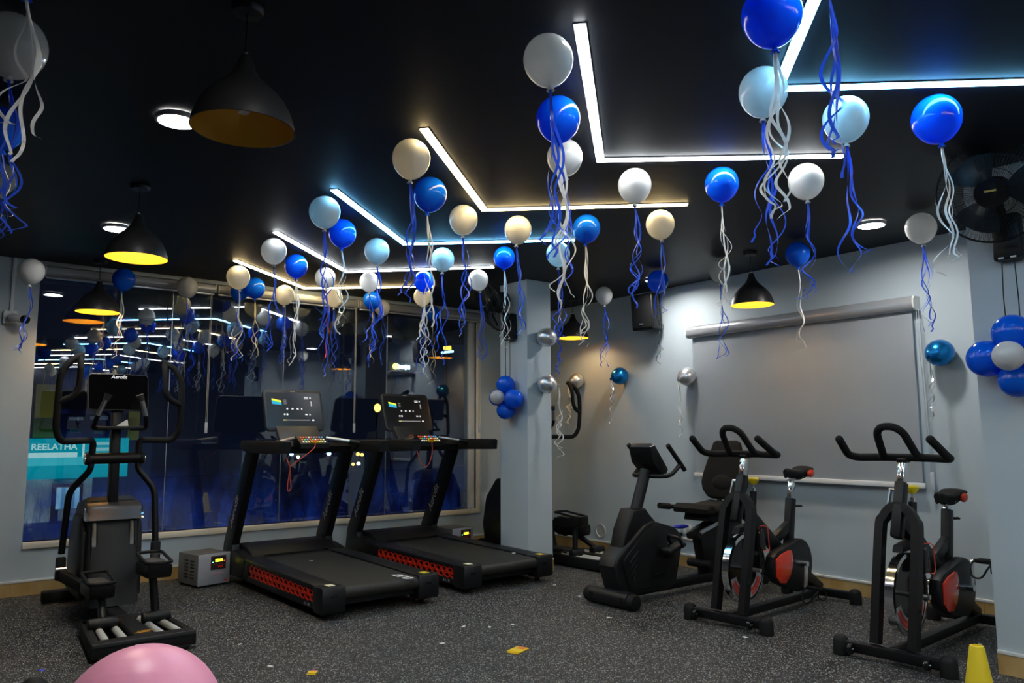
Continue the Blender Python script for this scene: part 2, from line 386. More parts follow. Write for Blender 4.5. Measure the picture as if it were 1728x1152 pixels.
# ------------------------------------------------------------------ pendants
def pendant(px, py, lit, label, rim=2.335, D=.345):
    p = on_z(px, py, H); e = thing('pendant_lamp', (p.x, p.y, 0), 0, label, 'pendant lamp', 'black pendant lamps with gold lining')
    R = D / 2; hgt = .265
    prof = [(.018, 1.0), (.024, .93), (.036, .80), (.052, .70), (.078, .60), (.108, .50), (.135, .38), (.155, .24), (.167, .10), (.1725, 0)]
    prof = [(r * R / .1725, z * hgt + rim) for r, z in prof]
    G().lathe([(.0, rim + hgt)] + prof + [(r - .003, z - .001) for r, z in prof[::-1]][:1], 40).obj('shade', mat('pendant_black', (.018, .018, .019), .38), e)
    G().lathe([(max(r - .004, .002), z - .004 if i < 9 else z) for i, (r, z) in enumerate(prof)], 40).obj('lining', M_gold, e)
    G().cyl((0, 0, rim + hgt), (0, 0, rim + hgt + .012), .008).obj('collar', M_steel, e)
    G().cyl((0, 0, rim + hgt), (0, 0, H - .02), .0035, seg=8).obj('cable', M_blk, e)
    G().lathe([(0, H - .028), (.05, H - .026), (.056, H - .012), (.056, H - .001), (0, H - .001)], 28).obj('canopy', M_blk, e)
    G().lathe([(0, .0), (.018, .004), (.028, .02), (.030, .038), (.022, .06), (.014, .075), (.014, .11), (0, .11)], 20, Matrix.Translation((0, 0, rim + .055))).obj('bulb', emis('bulb_on', (1, .78, .42), BULB_W) if lit else M_white, e)
    return e
pendant(418, 12, False, 'big unlit black pendant lamp, nearest the camera')
pendant(237, 313, True, 'lit black pendant lamp at left, middle of its row')
pendant(170, 440, True, 'lit black pendant lamp hanging close to the window over the elliptical')
pendant(1266, 425, True, 'lit black pendant lamp in front of the projector screen')
pendant(966, 503, True, 'small lit black pendant lamp beside the column by the corner')

# ================================================================== balloons
def ribbon(L, m, parent, rng, amp=.03, turns=2.2, drift=(0, 0), width=.0065, n=54, start=(0, 0, 0)):
    bm = bmesh.new(); ph = rng.uniform(0, 6.28); th0 = rng.uniform(0, 3.14); tw = rng.uniform(-1.2, 1.2); prev = None
    s0 = Vector(start); cr = rng.uniform(.006, .016); ca = rng.uniform(0, 6.28); sg = rng.choice((-1, 1)); a2 = rng.uniform(.3, 1.0); f2 = rng.uniform(.4, .9)
    P = []
    for i in range(n + 1):
        t = i / n
        a = amp * min(1, t * 2.2) * (.65 + .35 * math.sin(3.1 * t + ph)); w_ = 2 * math.pi * turns * t * (0.4 + .6 * t) * sg + ph
        x = a * math.cos(w_) - amp * min(1, t * 2.2) * 0 + drift[0] * t + amp * a2 * math.sin(6.28 * f2 * t); y = a * math.sin(w_) + drift[1] * t
        x -= a * 0; z = -L * t
        if t > .9:
            q = (t - .9) / .1 * 3.4; x += cr * math.sin(q) * math.cos(ca) * 1.6; y += cr * math.sin(q) * math.sin(ca) * 1.6; z += cr * (1 - math.cos(q)) * .9
        P.append(s0 + Vector((x, y, z)))
    off = P[0] - s0
    for i in range(n + 1):
        t = i / n; p = P[i] - off * max(0, 1 - 6 * t)
        th = th0 + tw * 6.28 * t; wv = Vector((math.cos(th), math.sin(th), .15 * math.sin(th * 2))) * (width / 2)
        a, b = bm.verts.new(p - wv), bm.verts.new(p + wv)
        if prev: bm.faces.new((prev[0], prev[1], b, a))
        prev = (a, b)
    me = bpy.data.meshes.new('ribbon'); bm.to_mesh(me); bm.free(); me.materials.append(m); me.shade_smooth()
    return link('ribbon', me, parent)
BAL_MESH = {}
def bal_mesh(col):
    if col not in BAL_MESH:
        prof = []
        for k in range(25):
            a = math.pi * k / 24 - math.pi / 2      # bottom to top
            r = math.cos(a); z = math.sin(a)
            if z < 0: z *= 1.13; r *= (1 - .07 * (-math.sin(a)) ** 2)
            else: z *= 1.02
            prof.append((max(r, 0), z))
        prof[0] = (0, -1.14)
        BAL_MESH[col] = G().lathe(prof, 40).mesh('balloon_body', BM[col], 60)
        BAL_MESH[col + 'k'] = G().lathe([(.0, .02), (.012, .012), (.006, 0), (.011, -.010), (.016, -.018), (.0, -.014)], 12).mesh('knot', BM[col], 50)
    return BAL_MESH[col], BAL_MESH[col + 'k']
def balloon(center, r, col, ribs, drop, label, group, tilt=(0, 0), rng=None, amp=.03, wd=.0065, turns=2.2):
    rng = rng or random.Random(hash(label) % 1000)
    T = Euler((tilt[0], tilt[1], 0)).to_matrix(); kn = Vector((0, 0, -1.14 * r)); kp = T @ kn
    e = thing('balloon', Vector(center) + kp, 0, label, 'balloon', group)
    b, k = bal_mesh(col)
    o = link('balloon_body', b, e); o.location = -kp; o.scale = (r, r, r); o.rotation_euler = (tilt[0], tilt[1], 0)
    o = link('knot', k, e); o.rotation_euler = (tilt[0], tilt[1], 0)
    n = len(ribs)
    for i, c in enumerate(ribs):
        L = drop * rng.uniform(.82, 1.0) if i else drop
        ribbon(L, RM[c], e, rng, amp * rng.uniform(.7, 1.25), turns * rng.uniform(.8, 1.25), (rng.uniform(-.04, .04), rng.uniform(-.04, .04)), wd, start=(0, 0, -.012))
    return e
W, B, S, C_, R_ = 'white', 'blue', 'silver', 'cream', 'red'
# px, py, r, colour, ribbons, end y, label
BL = [
 (925, 101, 42, W, 'BBBB', 448, 'large white balloon at top centre, left of the white light strip tip'),
 (942, 200, 37, B, 'WWWW', 552, 'blue balloon directly below the large white one at top centre'),
 (953, 265, 30, W, 'BBB', 490, 'white balloon behind the white streamers under the blue balloon at top centre'),
 (694, 267, 32, W, 'BBBB', 520, 'cream-lit white balloon left of the warm chevron arm'),
 (726, 327, 28, B, 'WWW', 590, 'blue balloon below right of the cream-lit one by the warm chevron arm'),
 (782, 370, 24, W, 'BBBB', 572, 'cream-lit balloon just left of the warm chevron corner'),
 (874, 387, 23, W, 'BBB', 575, 'cream-lit balloon below the warm light strip, near the column'),
 (548, 357, 26, W, 'BBBB', 575, 'pale blue-lit balloon left of the pale blue chevron arm'),
 (578, 393, 23, B, 'WWW', 572, 'blue balloon under the pale blue chevron arm'),
 (462, 423, 21, W, 'BBBB', 596, 'white balloon at the left tip of the narrow white chevron'),
 (500, 448, 19, B, 'WWWW', 620, 'blue balloon next to the white one at the narrow white chevron'),
 (636, 423, 21, W, 'BBBB', 612, 'pale blue-lit balloon left of the pale blue chevron corner'),
 (747, 437, 19.5, W, 'BBB', 618, 'pale blue-lit balloon under the straight pale blue light strip'),
 (851, 434, 18, B, 'WWWW', 592, 'blue balloon close to the left of the column top'),
 (402, 467, 19, W, 'BBCW', 612, 'cream-lit balloon leftmost under the farthest warm chevron'),
 (430, 485, 17, B, 'CCC', 610, 'blue balloon beside the leftmost cream-lit one by the window'),
 (480, 497, 16, W, 'BBBB', 624, 'small cream-lit balloon under the far warm chevron arm'),
 (549, 468, 17, W, 'BBBR', 640, 'white balloon with a red streamer above the first treadmill'),
 (563, 502, 15, W, 'BBBB', 628, 'small bright cream balloon below the white one with a red streamer'),
 (623, 475, 16, W, 'BBB', 596, 'white balloon above a small bright blue one, over the gap between treadmills'),
 (628, 506, 15, B, 'BCC', 622, 'small bright blue balloon tucked under a white one'),
 (715, 474, 17, B, 'WWWW', 640, 'blue balloon above a small cream one over the second treadmill'),
 (713, 500, 15, W, 'BBBB', 634, 'small cream-lit balloon half hidden below a blue one'),
 (807, 472, 17, W, 'BBBB', 612, 'white balloon left of the black wall fan on the column'),
 (990, 385, 23, B, 'WWWW', 590, 'blue balloon right of the long white streamers, before the column'),
 (942, 428, 20, W, 'BBBB', 590, 'bright white balloon just above the top of the column'),
 (1071, 312, 28, W, 'BBBB', 525, 'white balloon on the right half of the straight warm light strip'),
 (1114, 378, 24, W, 'BBB', 545, 'cream-lit balloon right below the end of the warm light strip'),
 (1218, 310, 28, B, 'WWWW', 532, 'blue balloon alone in the middle right of the ceiling'),
 (1110, 474, 18, B, 'SSS', 615, 'blue balloon glowing by a downlight above the loudspeaker'),
 (1019, 498, 14.5, W, 'BBB', 622, 'small white balloon left of the loudspeaker'),
 (1215, 456, 18.5, W, 'BBB', 608, 'grey-white balloon left of the pendant by the projector screen'),
 (1360, 305, 29, W, 'BBB', 515, 'white balloon beneath the end of the cool white light strip'),
 (1346, 428, 20, B, 'WW', 596, 'dark blue balloon behind blue streamers above the projector screen'),
 (1302, 25, 50, B, 'WWWWW', 380, 'large blue balloon cut off by the top edge'),
 (1288, 154, 40, W, 'BBBB', 462, 'large white balloon at the corner of the icy blue light strip'),
 (1427, 200, 37, W, 'BBB', 472, 'white balloon below the icy blue light strip'),
 (1580, 200, 39, B, 'WWWW', 478, 'large blue balloon at right with white ribbons, beside the wall fan'),
 (1554, 384, 24.5, W, 'BBBB', 566, 'white balloon in front of the right wall, left of the big wall fan'),
 (22, 76, 55, W, 'BBBB', 420, 'big white balloon in the top left corner'),
 (3, 215, 34, B, 'BW', 400, 'dark blue balloon at the left edge below the big white one'),
 (-1, 300, 25, W, 'BBB', 410, 'white balloon cut off by the left edge'),
 (53, 457, 20.5, W, 'BBB', 602, 'grey-white balloon above the security camera'),
 (209, 471, 18, B, 'WWW', 608, 'dark blue balloon in front of the left blind cassette'),
 (316, 484, 17, W, 'BBB', 604, 'grey-white balloon in front of the left blind cassette'),
 (404, 492, 14.5, B, 'W', 600, 'dark blue balloon hidden behind the leftmost cream-lit one'),
 (645, 519, 13, W, 'BB', 620, 'grey balloon at the joint of two blind cassettes'),
 (729, 528, 12.5, B, 'CC', 650, 'dark blue balloon in front of the right blind cassette'),
 (52, -70, 58, B, 'WWWW', 285, 'blue balloon above the top left corner whose white ribbons hang into view'),
 (1388, -75, 52, W, 'BBBB', 312, 'white balloon above the top edge whose blue ribbons hang into view'),
]
KEY = {'W': W, 'B': B, 'S': S, 'C': C_, 'R': R_}
for i, (px, py, rp, col, ribs, ey, lb) in enumerate(BL):
    r = .093
    for _ in range(12):
        p = on_z(px, py, H - .014 - r * 1.03); r = rp / FPX * depth(p); r = min(max(r, .083), .108)
    if p.y > YW - .16 - r:
        p = CAMP + ray(px, py) * (FPX and (rp and (.092 / rp)))       # too near the wall: take the distance from its size
        if p.y > YW - .30: p = on_y(px, py, YW - .30)
        r = rp / FPX * depth(p)
    kz = p.z - 1.14 * r
    e = CAMP + ray(px, ey) * ((p - CAMP).dot(FW) / ray(px, ey).dot(FW))
    drop = max(.25, kz - e.z)
    rng = random.Random(100 + i)
    balloon(p, r, col, [KEY[c] for c in ribs], drop, lb, 'helium balloons along the ceiling', (rng.uniform(-.12, .12), rng.uniform(-.12, .12)), rng, amp=.029, wd=.0105 if depth(p) < 3.4 else .0092, turns=1.2 + drop * 1.6)

for k in range(20):
    rng = random.Random(500 + k); yy = 1.15 - .24 * k; r = .093; p = Vector((1.55 + (k % 4) * .62 + rng.uniform(-.1, .1), yy - .25 * (k % 2) - .9, H - r * 1.03 - .014))
    balloon(p, r, W if k % 2 else B, [B, B] if k % 2 else [W, W], rng.uniform(.5, .75), 'white balloon behind the camera, seen only as a reflection in the window' if k % 2 else 'blue balloon behind the camera, seen only as a reflection in the window', 'helium balloons behind the camera', (0, 0), rng)

# foil-look balloons stuck to walls, necks pointing into the room
def wall_balloon(px, py, rp, col, rib, ey, label, plane, v, n_r=3):
    nrm = Vector((-1, 0, 0)) if plane == 'x' else Vector((0, -1, 0))
    f_ = on_x if plane == 'x' else on_y
    r = .09
    for _ in range(6):
        p = f_(px, py, v - r * 1.0 if plane == 'x' else v - r); r = rp / FPX * depth(p)
    neck = (nrm * .75 + Vector((-.25, .25, -.35) if plane == 'x' else (.75, .3, -.1))).normalized()
    e = thing('balloon', p + neck * 1.13 * r, 0, label, 'balloon', 'shiny balloons stuck to the walls')
    q = Vector((0, 0, -1)).rotation_difference(neck).to_euler()
    b, k = bal_mesh(col)
    o = link('balloon_body', b, e); o.location = -neck * 1.13 * r; o.scale = (r, r, r); o.rotation_euler = q
    o = link('knot', k, e); o.rotation_euler = q
    kp = p + neck * 1.13 * r; ee = CAMP + ray(px, ey) * (depth(kp) / ray(px, ey).dot(FW)); drop = kp.z - ee.z
    rng = random.Random(int(px)); 
    for i in range(n_r): ribbon(drop * (1 - .1 * i), RM[rib], e, rng, .028, 2.0 + drop * 2, (0, 0), .0105, start=neck * .012)
wall_balloon(922, 569, 16, 'silver', B, 640, 'silver balloon high on the side of the column', 'y', CY0)
wall_balloon(923, 648, 15.5, 'silver', W, 776, 'silver balloon lower on the side of the column, with long white ribbon', 'y', CY0, 4)
wall_balloon(973, 642, 12.5, 'silver', C_, 724, 'silver-gold balloon on the wall by the corner elliptical handles', 'x', XS)
wall_balloon(1046, 634, 14.5, 'mblue', S, 716, 'shiny blue balloon on the wall above the recumbent bike', 'x', XS)
wall_balloon(1160, 635, 15.5, 'silver', W, 742, 'silver balloon at the left edge of the projector screen', 'x', XS)
wall_balloon(1586, 595, 22.5, 'mblue', S, 712, 'shiny blue balloon right of the projector screen', 'x', XS)

def cluster(specs, x, group, where):
    for px, py, rp, col, dx, lb in specs:
        p = on_x(px, py, x - dx); r = rp / FPX * depth(p)
        e = thing('balloon', p, 0, lb, 'balloon', group)
        b, k = bal_mesh(col); o = link('balloon_body', b, e); o.scale = (r, r, r)
        d = (Vector((x + .02, *where)) - p); o.rotation_euler = Vector((0, 0, -1)).rotation_difference(d.normalized()).to_euler()
def tuft(p): return (p.y, p.z)
c0 = on_x(853, 671, CX0); cluster([(853, 649, 15.5, B, .10, 'topmost blue balloon of the small cluster on the column'), (867, 673, 16.5, B, .10, 'right blue balloon of the small cluster on the column'),
         (853, 692, 15, B, .10, 'bottom blue balloon of the small cluster on the column'), (839, 671, 13.5, B, .08, 'left blue balloon behind the white one on the column'),
         (839, 670, 12, W, .20, 'small white balloon at the middle of the column cluster')], CX0, 'balloon flower on the column', (c0.y, c0.z))
c1 = on_x(1712, 602, PX); cluster([(1708, 562, 31, B, .10, 'topmost blue balloon of the cluster at the right edge'), (1665, 605, 30.5, B, .10, 'left blue balloon of the cluster at the right edge'),
         (1717, 641, 29, B, .10, 'bottom blue balloon of the cluster at the right edge'), (1752, 602, 30, B, .10, 'right blue balloon of the cluster, mostly beyond the right edge'),
         (1702, 600, 25, W, .24, 'white balloon in the middle of the cluster at the right edge')], PX, 'balloon flower on the right pier', (c1.y, c1.z))

# ================================================================== blinds and projection screen
def cassette_blind(x0, x1, label, chain_x):
    e = thing('roller_blind', ((x0 + x1) / 2, YW, 0), 0, label, 'roller blind', 'rolled-up roller blinds above the window')
    a, b = x0 - (x0 + x1) / 2, x1 - (x0 + x1) / 2
    prof = [(-.003, 2.73), (-.09, 2.73), (-.11, 2.715), (-.115, 2.68), (-.112, 2.655), (-.10, 2.642), (-.003, 2.642)]
    G().prism(prof, 'x', a + .006, b - .006).obj('cassette', mat('blind_cassette', (.33, .335, .34), .35, .3), e)
    for s in (a, b): G().prism([(y * 1.03, z) for y, z in prof], 'x', s - .006 if s > 0 else s, s if s > 0 else s + .006).obj('end_cap', M_white, e)
    G().bb(a + .01, b - .01, -.075, -.055, 2.622, 2.642, bev=.004).obj('bottom_bar', M_alu, e)
    cx = chain_x - (x0 + x1) / 2
    g = G(); g.cyl((cx - .006, -.10, 1.40), (cx - .006, -.10, 2.66), .0025, seg=6); g.cyl((cx + .006, -.10, 1.40), (cx + .006, -.10, 2.66), .0025, seg=6)
    g.obj('pull_chain', M_offw, e)
    G().box((cx, -.10, 1.36), (.026, .014, .10), bev=.004).obj('chain_tensioner', mat('clear_plastic', (.55, .57, .62), .2), e)
xa, xb_, xc, xd = .77, on_y(367, 483, YW - .1).x, on_y(606, 508, YW - .1).x, 5.27
cassette_blind(xa, xb_ - .01, 'left roller blind cassette with a long pull chain', xb_ - .05)
cassette_blind(xb_ + .01, xc - .01, 'middle roller blind cassette with pull chain between the treadmills', xc - .03)
cassette_blind(xc + .01, xd, 'right roller blind cassette whose chain hangs by the window jamb', xd - .02)

def screen():
    y0, y1 = 2.73, 4.915; yc = (y0 + y1) / 2
    e = thing('projection_screen', (XS, yc, 0), 0, 'grey pull-down roller screen on the right wall', 'screen')
    a, b = y0 - yc, y1 - yc
    prof = [(-.003, 2.33), (-.085, 2.33), (-.105, 2.31), (-.11, 2.27), (-.10, 2.235), (-.08, 2.22), (-.003, 2.22)]
    G().prism(prof, 'y', a, b).obj('cassette', mat('screen_cassette', (.42, .43, .45), .25, .45), e)
    for s0, s1 in ((a - .012, a), (b, b + .012)): G().prism([(x * 1.02, z) for x, z in prof], 'y', s0, s1).obj('end_cap', M_white, e)
    fab = noise_col(mat('grey_blackout_fabric', rough=.8), 1.5, (.52, .565, .61), (.55, .595, .63))
    n = 12; bm = bmesh.new(); rows = []
    for i in range(n + 1):
        z = .90 + (2.24 - .90) * i / n; xo = -.055 + .003 * math.sin(i * 1.3); rows.append([bm.verts.new((xo + .0025 * math.sin(j * .9 + i * .4), a + .03 + (b - a - .06) * j / 16, z)) for j in range(17)])
    for r0, r1 in zip(rows, rows[1:]):
        for j in range(16): bm.faces.new((r0[j], r0[j + 1], r1[j + 1], r1[j]))
    g = G(); g.bm.free(); g.bm = bm; bmesh.ops.solidify(bm, geom=bm.faces[:], thickness=.002); g.obj('fabric', fab, e)
    G().bb(-.07, -.045, a + .01, b - .01, .875, .915, bev=.006).obj('bottom_bar', M_white, e)
    g = G()
    for d in (-.008, .008): g.tube([(-.06, a - .012 + d, 2.23), (-.055, a - .03 + d, 1.5), (-.05, a - .035 + d * .6, 1.0)], .003, 6)
    g.obj('pull_chain', M_alu, e)
    G().box((-.045, a - .037, .93), (.018, .028, .14), bev=.005).obj('chain_tensioner', MATS['clear_plastic'], e)
screen()

# ================================================================== treadmills
def hexgrille(x, m, parent, y0, y1, z0f, z1f):
    g = G(); nx = 15; cw = (y1 - y0) / nx; t = .006
    for i in range(nx):
        for row in (0, 1):
            yc = y0 + cw * (i + .5 + (.5 if row else 0));
            if yc + cw * .5 > y1: continue
            zl, zh = z0f(yc), z1f(yc); hh = (zh - zl) / 2; zc = zl + hh * (.5 + row)
            q = [(yc + cw * .52 * math.cos(a), zc + hh * .62 * math.sin(a)) for a in [math.radians(30 + 60 * k) for k in range(6)]]
            qi = [(yc + (a - yc) * .68, zc + (b - zc) * .66) for a, b in q]
            bm = g.bm; F = [[bm.verts.new((x + dx, a, b)) for a, b in P] for P in (q, qi) for dx in (-.005, .005)]
            for k in range(6):
                j = (k + 1) % 6
                bm.faces.new((F[0][k], F[0][j], F[2][j], F[2][k])); bm.faces.new((F[1][k], F[3][k], F[3][j], F[1][j]))
                bm.faces.new((F[2][k], F[2][j], F[3][j], F[3][k])); bm.faces.new((F[0][k], F[1][k], F[1][j], F[0][j]))
    return g.obj('honeycomb_grille', m, parent, 20)
def treadmill():
    e = thing('treadmill', (0, 0, 0))
    zt = lambda y: .222 + .03 * max(0, y) / 1.55       # top of the side rails
    for s in (-1, 1):
        # side rail with an open recess for the grille
        rl = G(); X0, X1 = s * .315, s * .475
        rl.prism([(.10, zt(.1) - .035), (.10, zt(.1)), (1.62, zt(1.6)), (1.62, zt(1.6) - .035)], 'x', X0, X1, bev=.005)
        rl.prism([(.10, .06), (.10, .105), (1.62, .115), (1.62, .07)], 'x', X0, X1, bev=.004)
        rl.prism([(.10, .07), (.10, zt(.1) - .01), (1.62, zt(1.6) - .01), (1.62, .08)], 'x', X0, s * .44)
        rl.prism([(1.45, .07), (1.40, zt(1.4) - .01), (1.66, zt(1.6) - .005), (1.66, .07)], 'x', X0, X1, bev=.004)
        r = rl.obj('side_rail', M_char, e)
        hexgrille(s * .466, M_red, r, .14, 1.46, lambda y: .108, lambda y: zt(y) - .037)
        cap = G(); cap.prism([(0, .07), (.015, .045), (.13, .045), (.16, .07), (.16, .225), (.012, .229), (0, .215)], 'x', s * .305, s * .487, bev=.008)
        c = cap.obj('rear_cap', M_char, e)
        G().box((s * .395, .075, .231), (.055, .07, .0015)).obj('sticker', M_yel if s > 0 else mat('white_yellow_label', (.75, .70, .45), .5), c)
        G().box((s * .395, -.001, .165), (.05, .006, .016), bev=.002).obj('slot', M_gloss, c)
        G().cyl((s * .40, .12, .0), (s * .40, .12, .06), .022).obj('foot', M_blk2, e)
        G().cyl((s * .38, 1.75, .0), (s * .38, 1.75, .08), .03).obj('foot', M_blk2, e)
        text('A 5 1 N', .03, M_printg, r, (s * .477, .27 if s < 0 else .27, .083), (math.pi / 2, 0, -s * -math.pi / 2 if s > 0 else -math.pi / 2), name='model_lettering')
        # upright post, sweeping forward at its foot
        up = G(); ax = s * .445
        path = [(1.50, .20), (1.99, .12), (2.06, .22), (2.04, .34), (1.56, 1.20), (1.40, 1.20), (1.83, .33), (1.80, .27)]
        up.prism(path, 'x', ax - .037, ax + .037, bev=.012)
        u = up.obj('upright', M_blk, e)
        text('Aerofit', .105, M_printg, u, (ax + (-.0385 if s < 0 else -.0385), 1.80, .62), (math.radians(90), math.radians(0), math.radians(-90)), shear=.25, name='lettering')
        LAST().rotation_euler = Euler((math.radians(90), 0, math.radians(-90))); LAST().rotation_euler.rotate_axis('Z', math.radians(61))
        ar = G(); ar.prism([(.80, 1.145), (.79, 1.235), (.82, 1.245), (1.68, 1.245), (1.72, 1.20), (1.66, 1.155), (1.45, 1.135)], 'x', s * .40, s * .49, bev=.012)
        ar.obj('armrest', M_blk2, e)
        gb = G(); gb.tube([(s * .15, 1.33, 1.262), (s * .37, 1.20, 1.225)], .0165, 14); gb.obj('pulse_grip', M_steel, e)
        gb = G(); gb.tube([(s * .33, 1.225, 1.232), (s * .41, 1.18, 1.215)], .021, 14); gb.obj('grip_sleeve', M_blk, e)
    # belt with rounded rear end
    pr = [(.05 + .045 * math.cos(a), .168 + .045 * math.sin(a)) for a in [math.radians(d) for d in range(90, 271, 20)]]
    pr = [(1.60, .240)] + pr + [(1.60, .19)]
    G().prism(pr, 'x', -.306, .306).obj('running_belt', M_belt, e, 25)
    b = LAST()
    text('Aero', .16, M_print, b, (.235, .16, .2155), (0, 0, math.radians(-90)), shear=.2, bold=.003)
    G().bb(-.30, .30, .06, 1.55, .085, .12).obj('deck_frame', M_blk, e)
    # motor hood
    hd = G(); hd.prism([(1.545, .245), (1.60, .285), (1.72, .325), (1.88, .335), (2.02, .315), (2.09, .26), (2.10, .07), (1.60, .07)], 'x', -.40, .40, bev=.02)
    hd.prism([(1.50, .235), (1.58, .262), (1.75, .29), (1.95, .285), (2.06, .23), (2.08, .07), (1.58, .07)], 'x', -.485, .485, bev=.02)
    h_ = hd.obj('motor_hood', M_char, e)
    G().bb(-.30, .30, 1.535, 1.56, .225, .262).obj('hood_edge', M_gloss, h_)
    # console
    cb = G(); cb.prism([(1.36, 1.13), (1.34, 1.19), (1.42, 1.22), (1.56, 1.20), (1.58, 1.14)], 'x', -.405, .405, bev=.01); cb.obj('crossbar', M_blk, e)
    nk = G(); nk.bar((0, 1.50, 1.18), (0, 1.64, 1.36), .40, .05, bev=.012); nk.obj('console_neck', M_dgrey, e)
    kp = G(); kp.prism([(1.22, 1.175), (1.22, 1.215), (1.34, 1.285), (1.40, 1.27), (1.38, 1.18)], 'x', -.135, .135, bev=.008); k = kp.obj('keypad', M_blk, e)
    sl = math.atan2(.07, .12); rng = random.Random(3)
    for i in range(9):
        for j in range(3):
            y = 1.242 + j * .034; z = 1.2155 + (y - 1.22) * .583 + .003; colr = rng.choice([(.7, .7, .7), (.7, .7, .7), (.1, .5, .1), (.6, .5, .1), (.6, .1, .05), (.1, .3, .6)])
            if j == 0 and 3 <= i <= 5: continue
            G().box((-.10 + i * .025, y, z), (.013, .016, .004), (sl, 0, 0)).obj('button', mat('button_%d' % int(colr[0] * 100 + colr[1] * 10), colr, .4, emit=colr, es=.25), k)
    G().box((0, 1.238, 1.232), (.062, .034, .014), (sl, 0, 0), bev=.003).obj('stop_key', M_yel, k)
    G().box((0, 1.236, 1.240), (.045, .022, .010), (sl, 0, 0), bev=.003).obj('stop_button', M_redgl, k)
    # display, leaning away from the runner
    dp = link('display', None, e); dp.location = (0, 1.70, 1.515); dp.rotation_euler = (math.radians(-19), 0, 0)
    dp.empty_display_size = .1
    G().prism(rrect(.565, .40, .04), 'y', -.016, .022, bev=.006).obj('bezel', M_dgrey, dp)
    G().prism(rrect(.525, .345, .02, cy=-.004), 'y', -.019, -.0155).obj('screen_glass', M_SCREEN, dp)
    sc = LAST()
    def gl(x, z, w_, h_, m): G().box((x, -.0193, z), (w_, .0006, h_)).obj('screen_graphic', m, dp)
    Eg = lambda c, s, n: emis('screen_' + n, c, s)
    G().prism([(-.21, .095), (-.12, .075), (-.12, .088), (-.21, .108)], 'y', -.0195, -.0188).obj('screen_graphic', Eg((.9, .75, .05), .55, 'yellow'), dp)
    G().prism([(-.21, .085), (-.12, .065), (-.12, .075), (-.21, .095)], 'y', -.0195, -.0188).obj('screen_graphic', Eg((.15, .55, .1), .5, 'green'), dp)
    G().prism([(-.21, .055), (-.12, .045), (-.12, .065), (-.21, .085)], 'y', -.0195, -.0188).obj('screen_graphic', Eg((.03, .3, .5), .5, 'teal'), dp)
    gw = Eg((.8, .8, .8), .35, 'white'); gd = Eg((.6, .6, .6), .12, 'grey')
    for i in range(3): gl(-.085, .058 + i * .018, .03, .007, gd)
    for x, z, a, b in ((.125, .125, .04, .008), (.125, .112, .04, .008), (.165, .12, .014, .016), (.17, .08, .010, .010), (.17, .062, .010, .010), (.17, .045, .010, .010), (-.07, .01, .016, .014), (-.02, .01, .02, .014), (.03, .01, .02, .014), (.07, .01, .012, .014), (-.10, -.045, .016, .016), (-.075, -.045, .016, .018), (.11, -.045, .025, .012), (.145, -.045, .012, .014)):
        gl(x, z, a, b, gw)
    gl(.01, -.10, .26, .010, gd); gl(-.105, -.10, .03, .011, Eg((.6, .55, .05), .5, 'olive')); gl(.17, -.10, .022, .014, gw)
    text('Aerofit', .016, M_print, dp, (0, -.0168, .183), (math.pi / 2, 0, 0), shear=.2)
    G().bb(-.12, .12, -.015, .025, -.215, -.197, bev=.004).obj('display_bracket', M_blk, dp)
    return e
M_SCREEN = mat('display_glass', (.012, .012, .013), .28, spec=.9)
def place_treadmills():
    t1 = treadmill(); t1.location = (2.80, 5.20, 0); t1.rotation_euler.z = math.radians(1.6)
    t2 = copy_tree(t1); [bpy.data.objects.remove(c) for k in t2.children if k.name.startswith('running_belt') for c in list(k.children)]; t2.location = (4.075, 5.33, 0); t2.rotation_euler.z = math.radians(1.9)
    gp = 'treadmills facing the window'
    tag(t1, 'black treadmill right of the grey stabiliser box, nearer the elliptical', 'treadmill', gp)
    tag(t2, 'black treadmill next to the column, right of the other treadmill', 'treadmill', gp)
    # safety cords
    G().tube([(0, 1.225, 1.23), (-.02, 1.20, 1.18), (-.10, 1.19, 1.12), (-.19, 1.19, 1.06), (-.24, 1.19, 1.03), (-.27, 1.2, 1.10), (-.24, 1.19, 1.02), (-.235, 1.19, .92), (-.225, 1.19, .85), (-.25, 1.19, .82), (-.255, 1.19, .88), (-.24, 1.19, 1.0)], .0035, 6, n=5).obj('safety_cord', M_orange, t1)
    G().tube([(.0, 1.225, 1.23), (-.01, 1.20, 1.12), (-.05, 1.19, 1.01), (-.10, 1.19, .98), (-.15, 1.19, 1.03), (-.18, 1.2, 1.12), (-.18, 1.30, 1.24), (-.16, 1.34, 1.29), (-.20, 1.36, 1.25)], .0035, 6, n=5).obj('safety_cord', M_orange, t2)
place_treadmills()

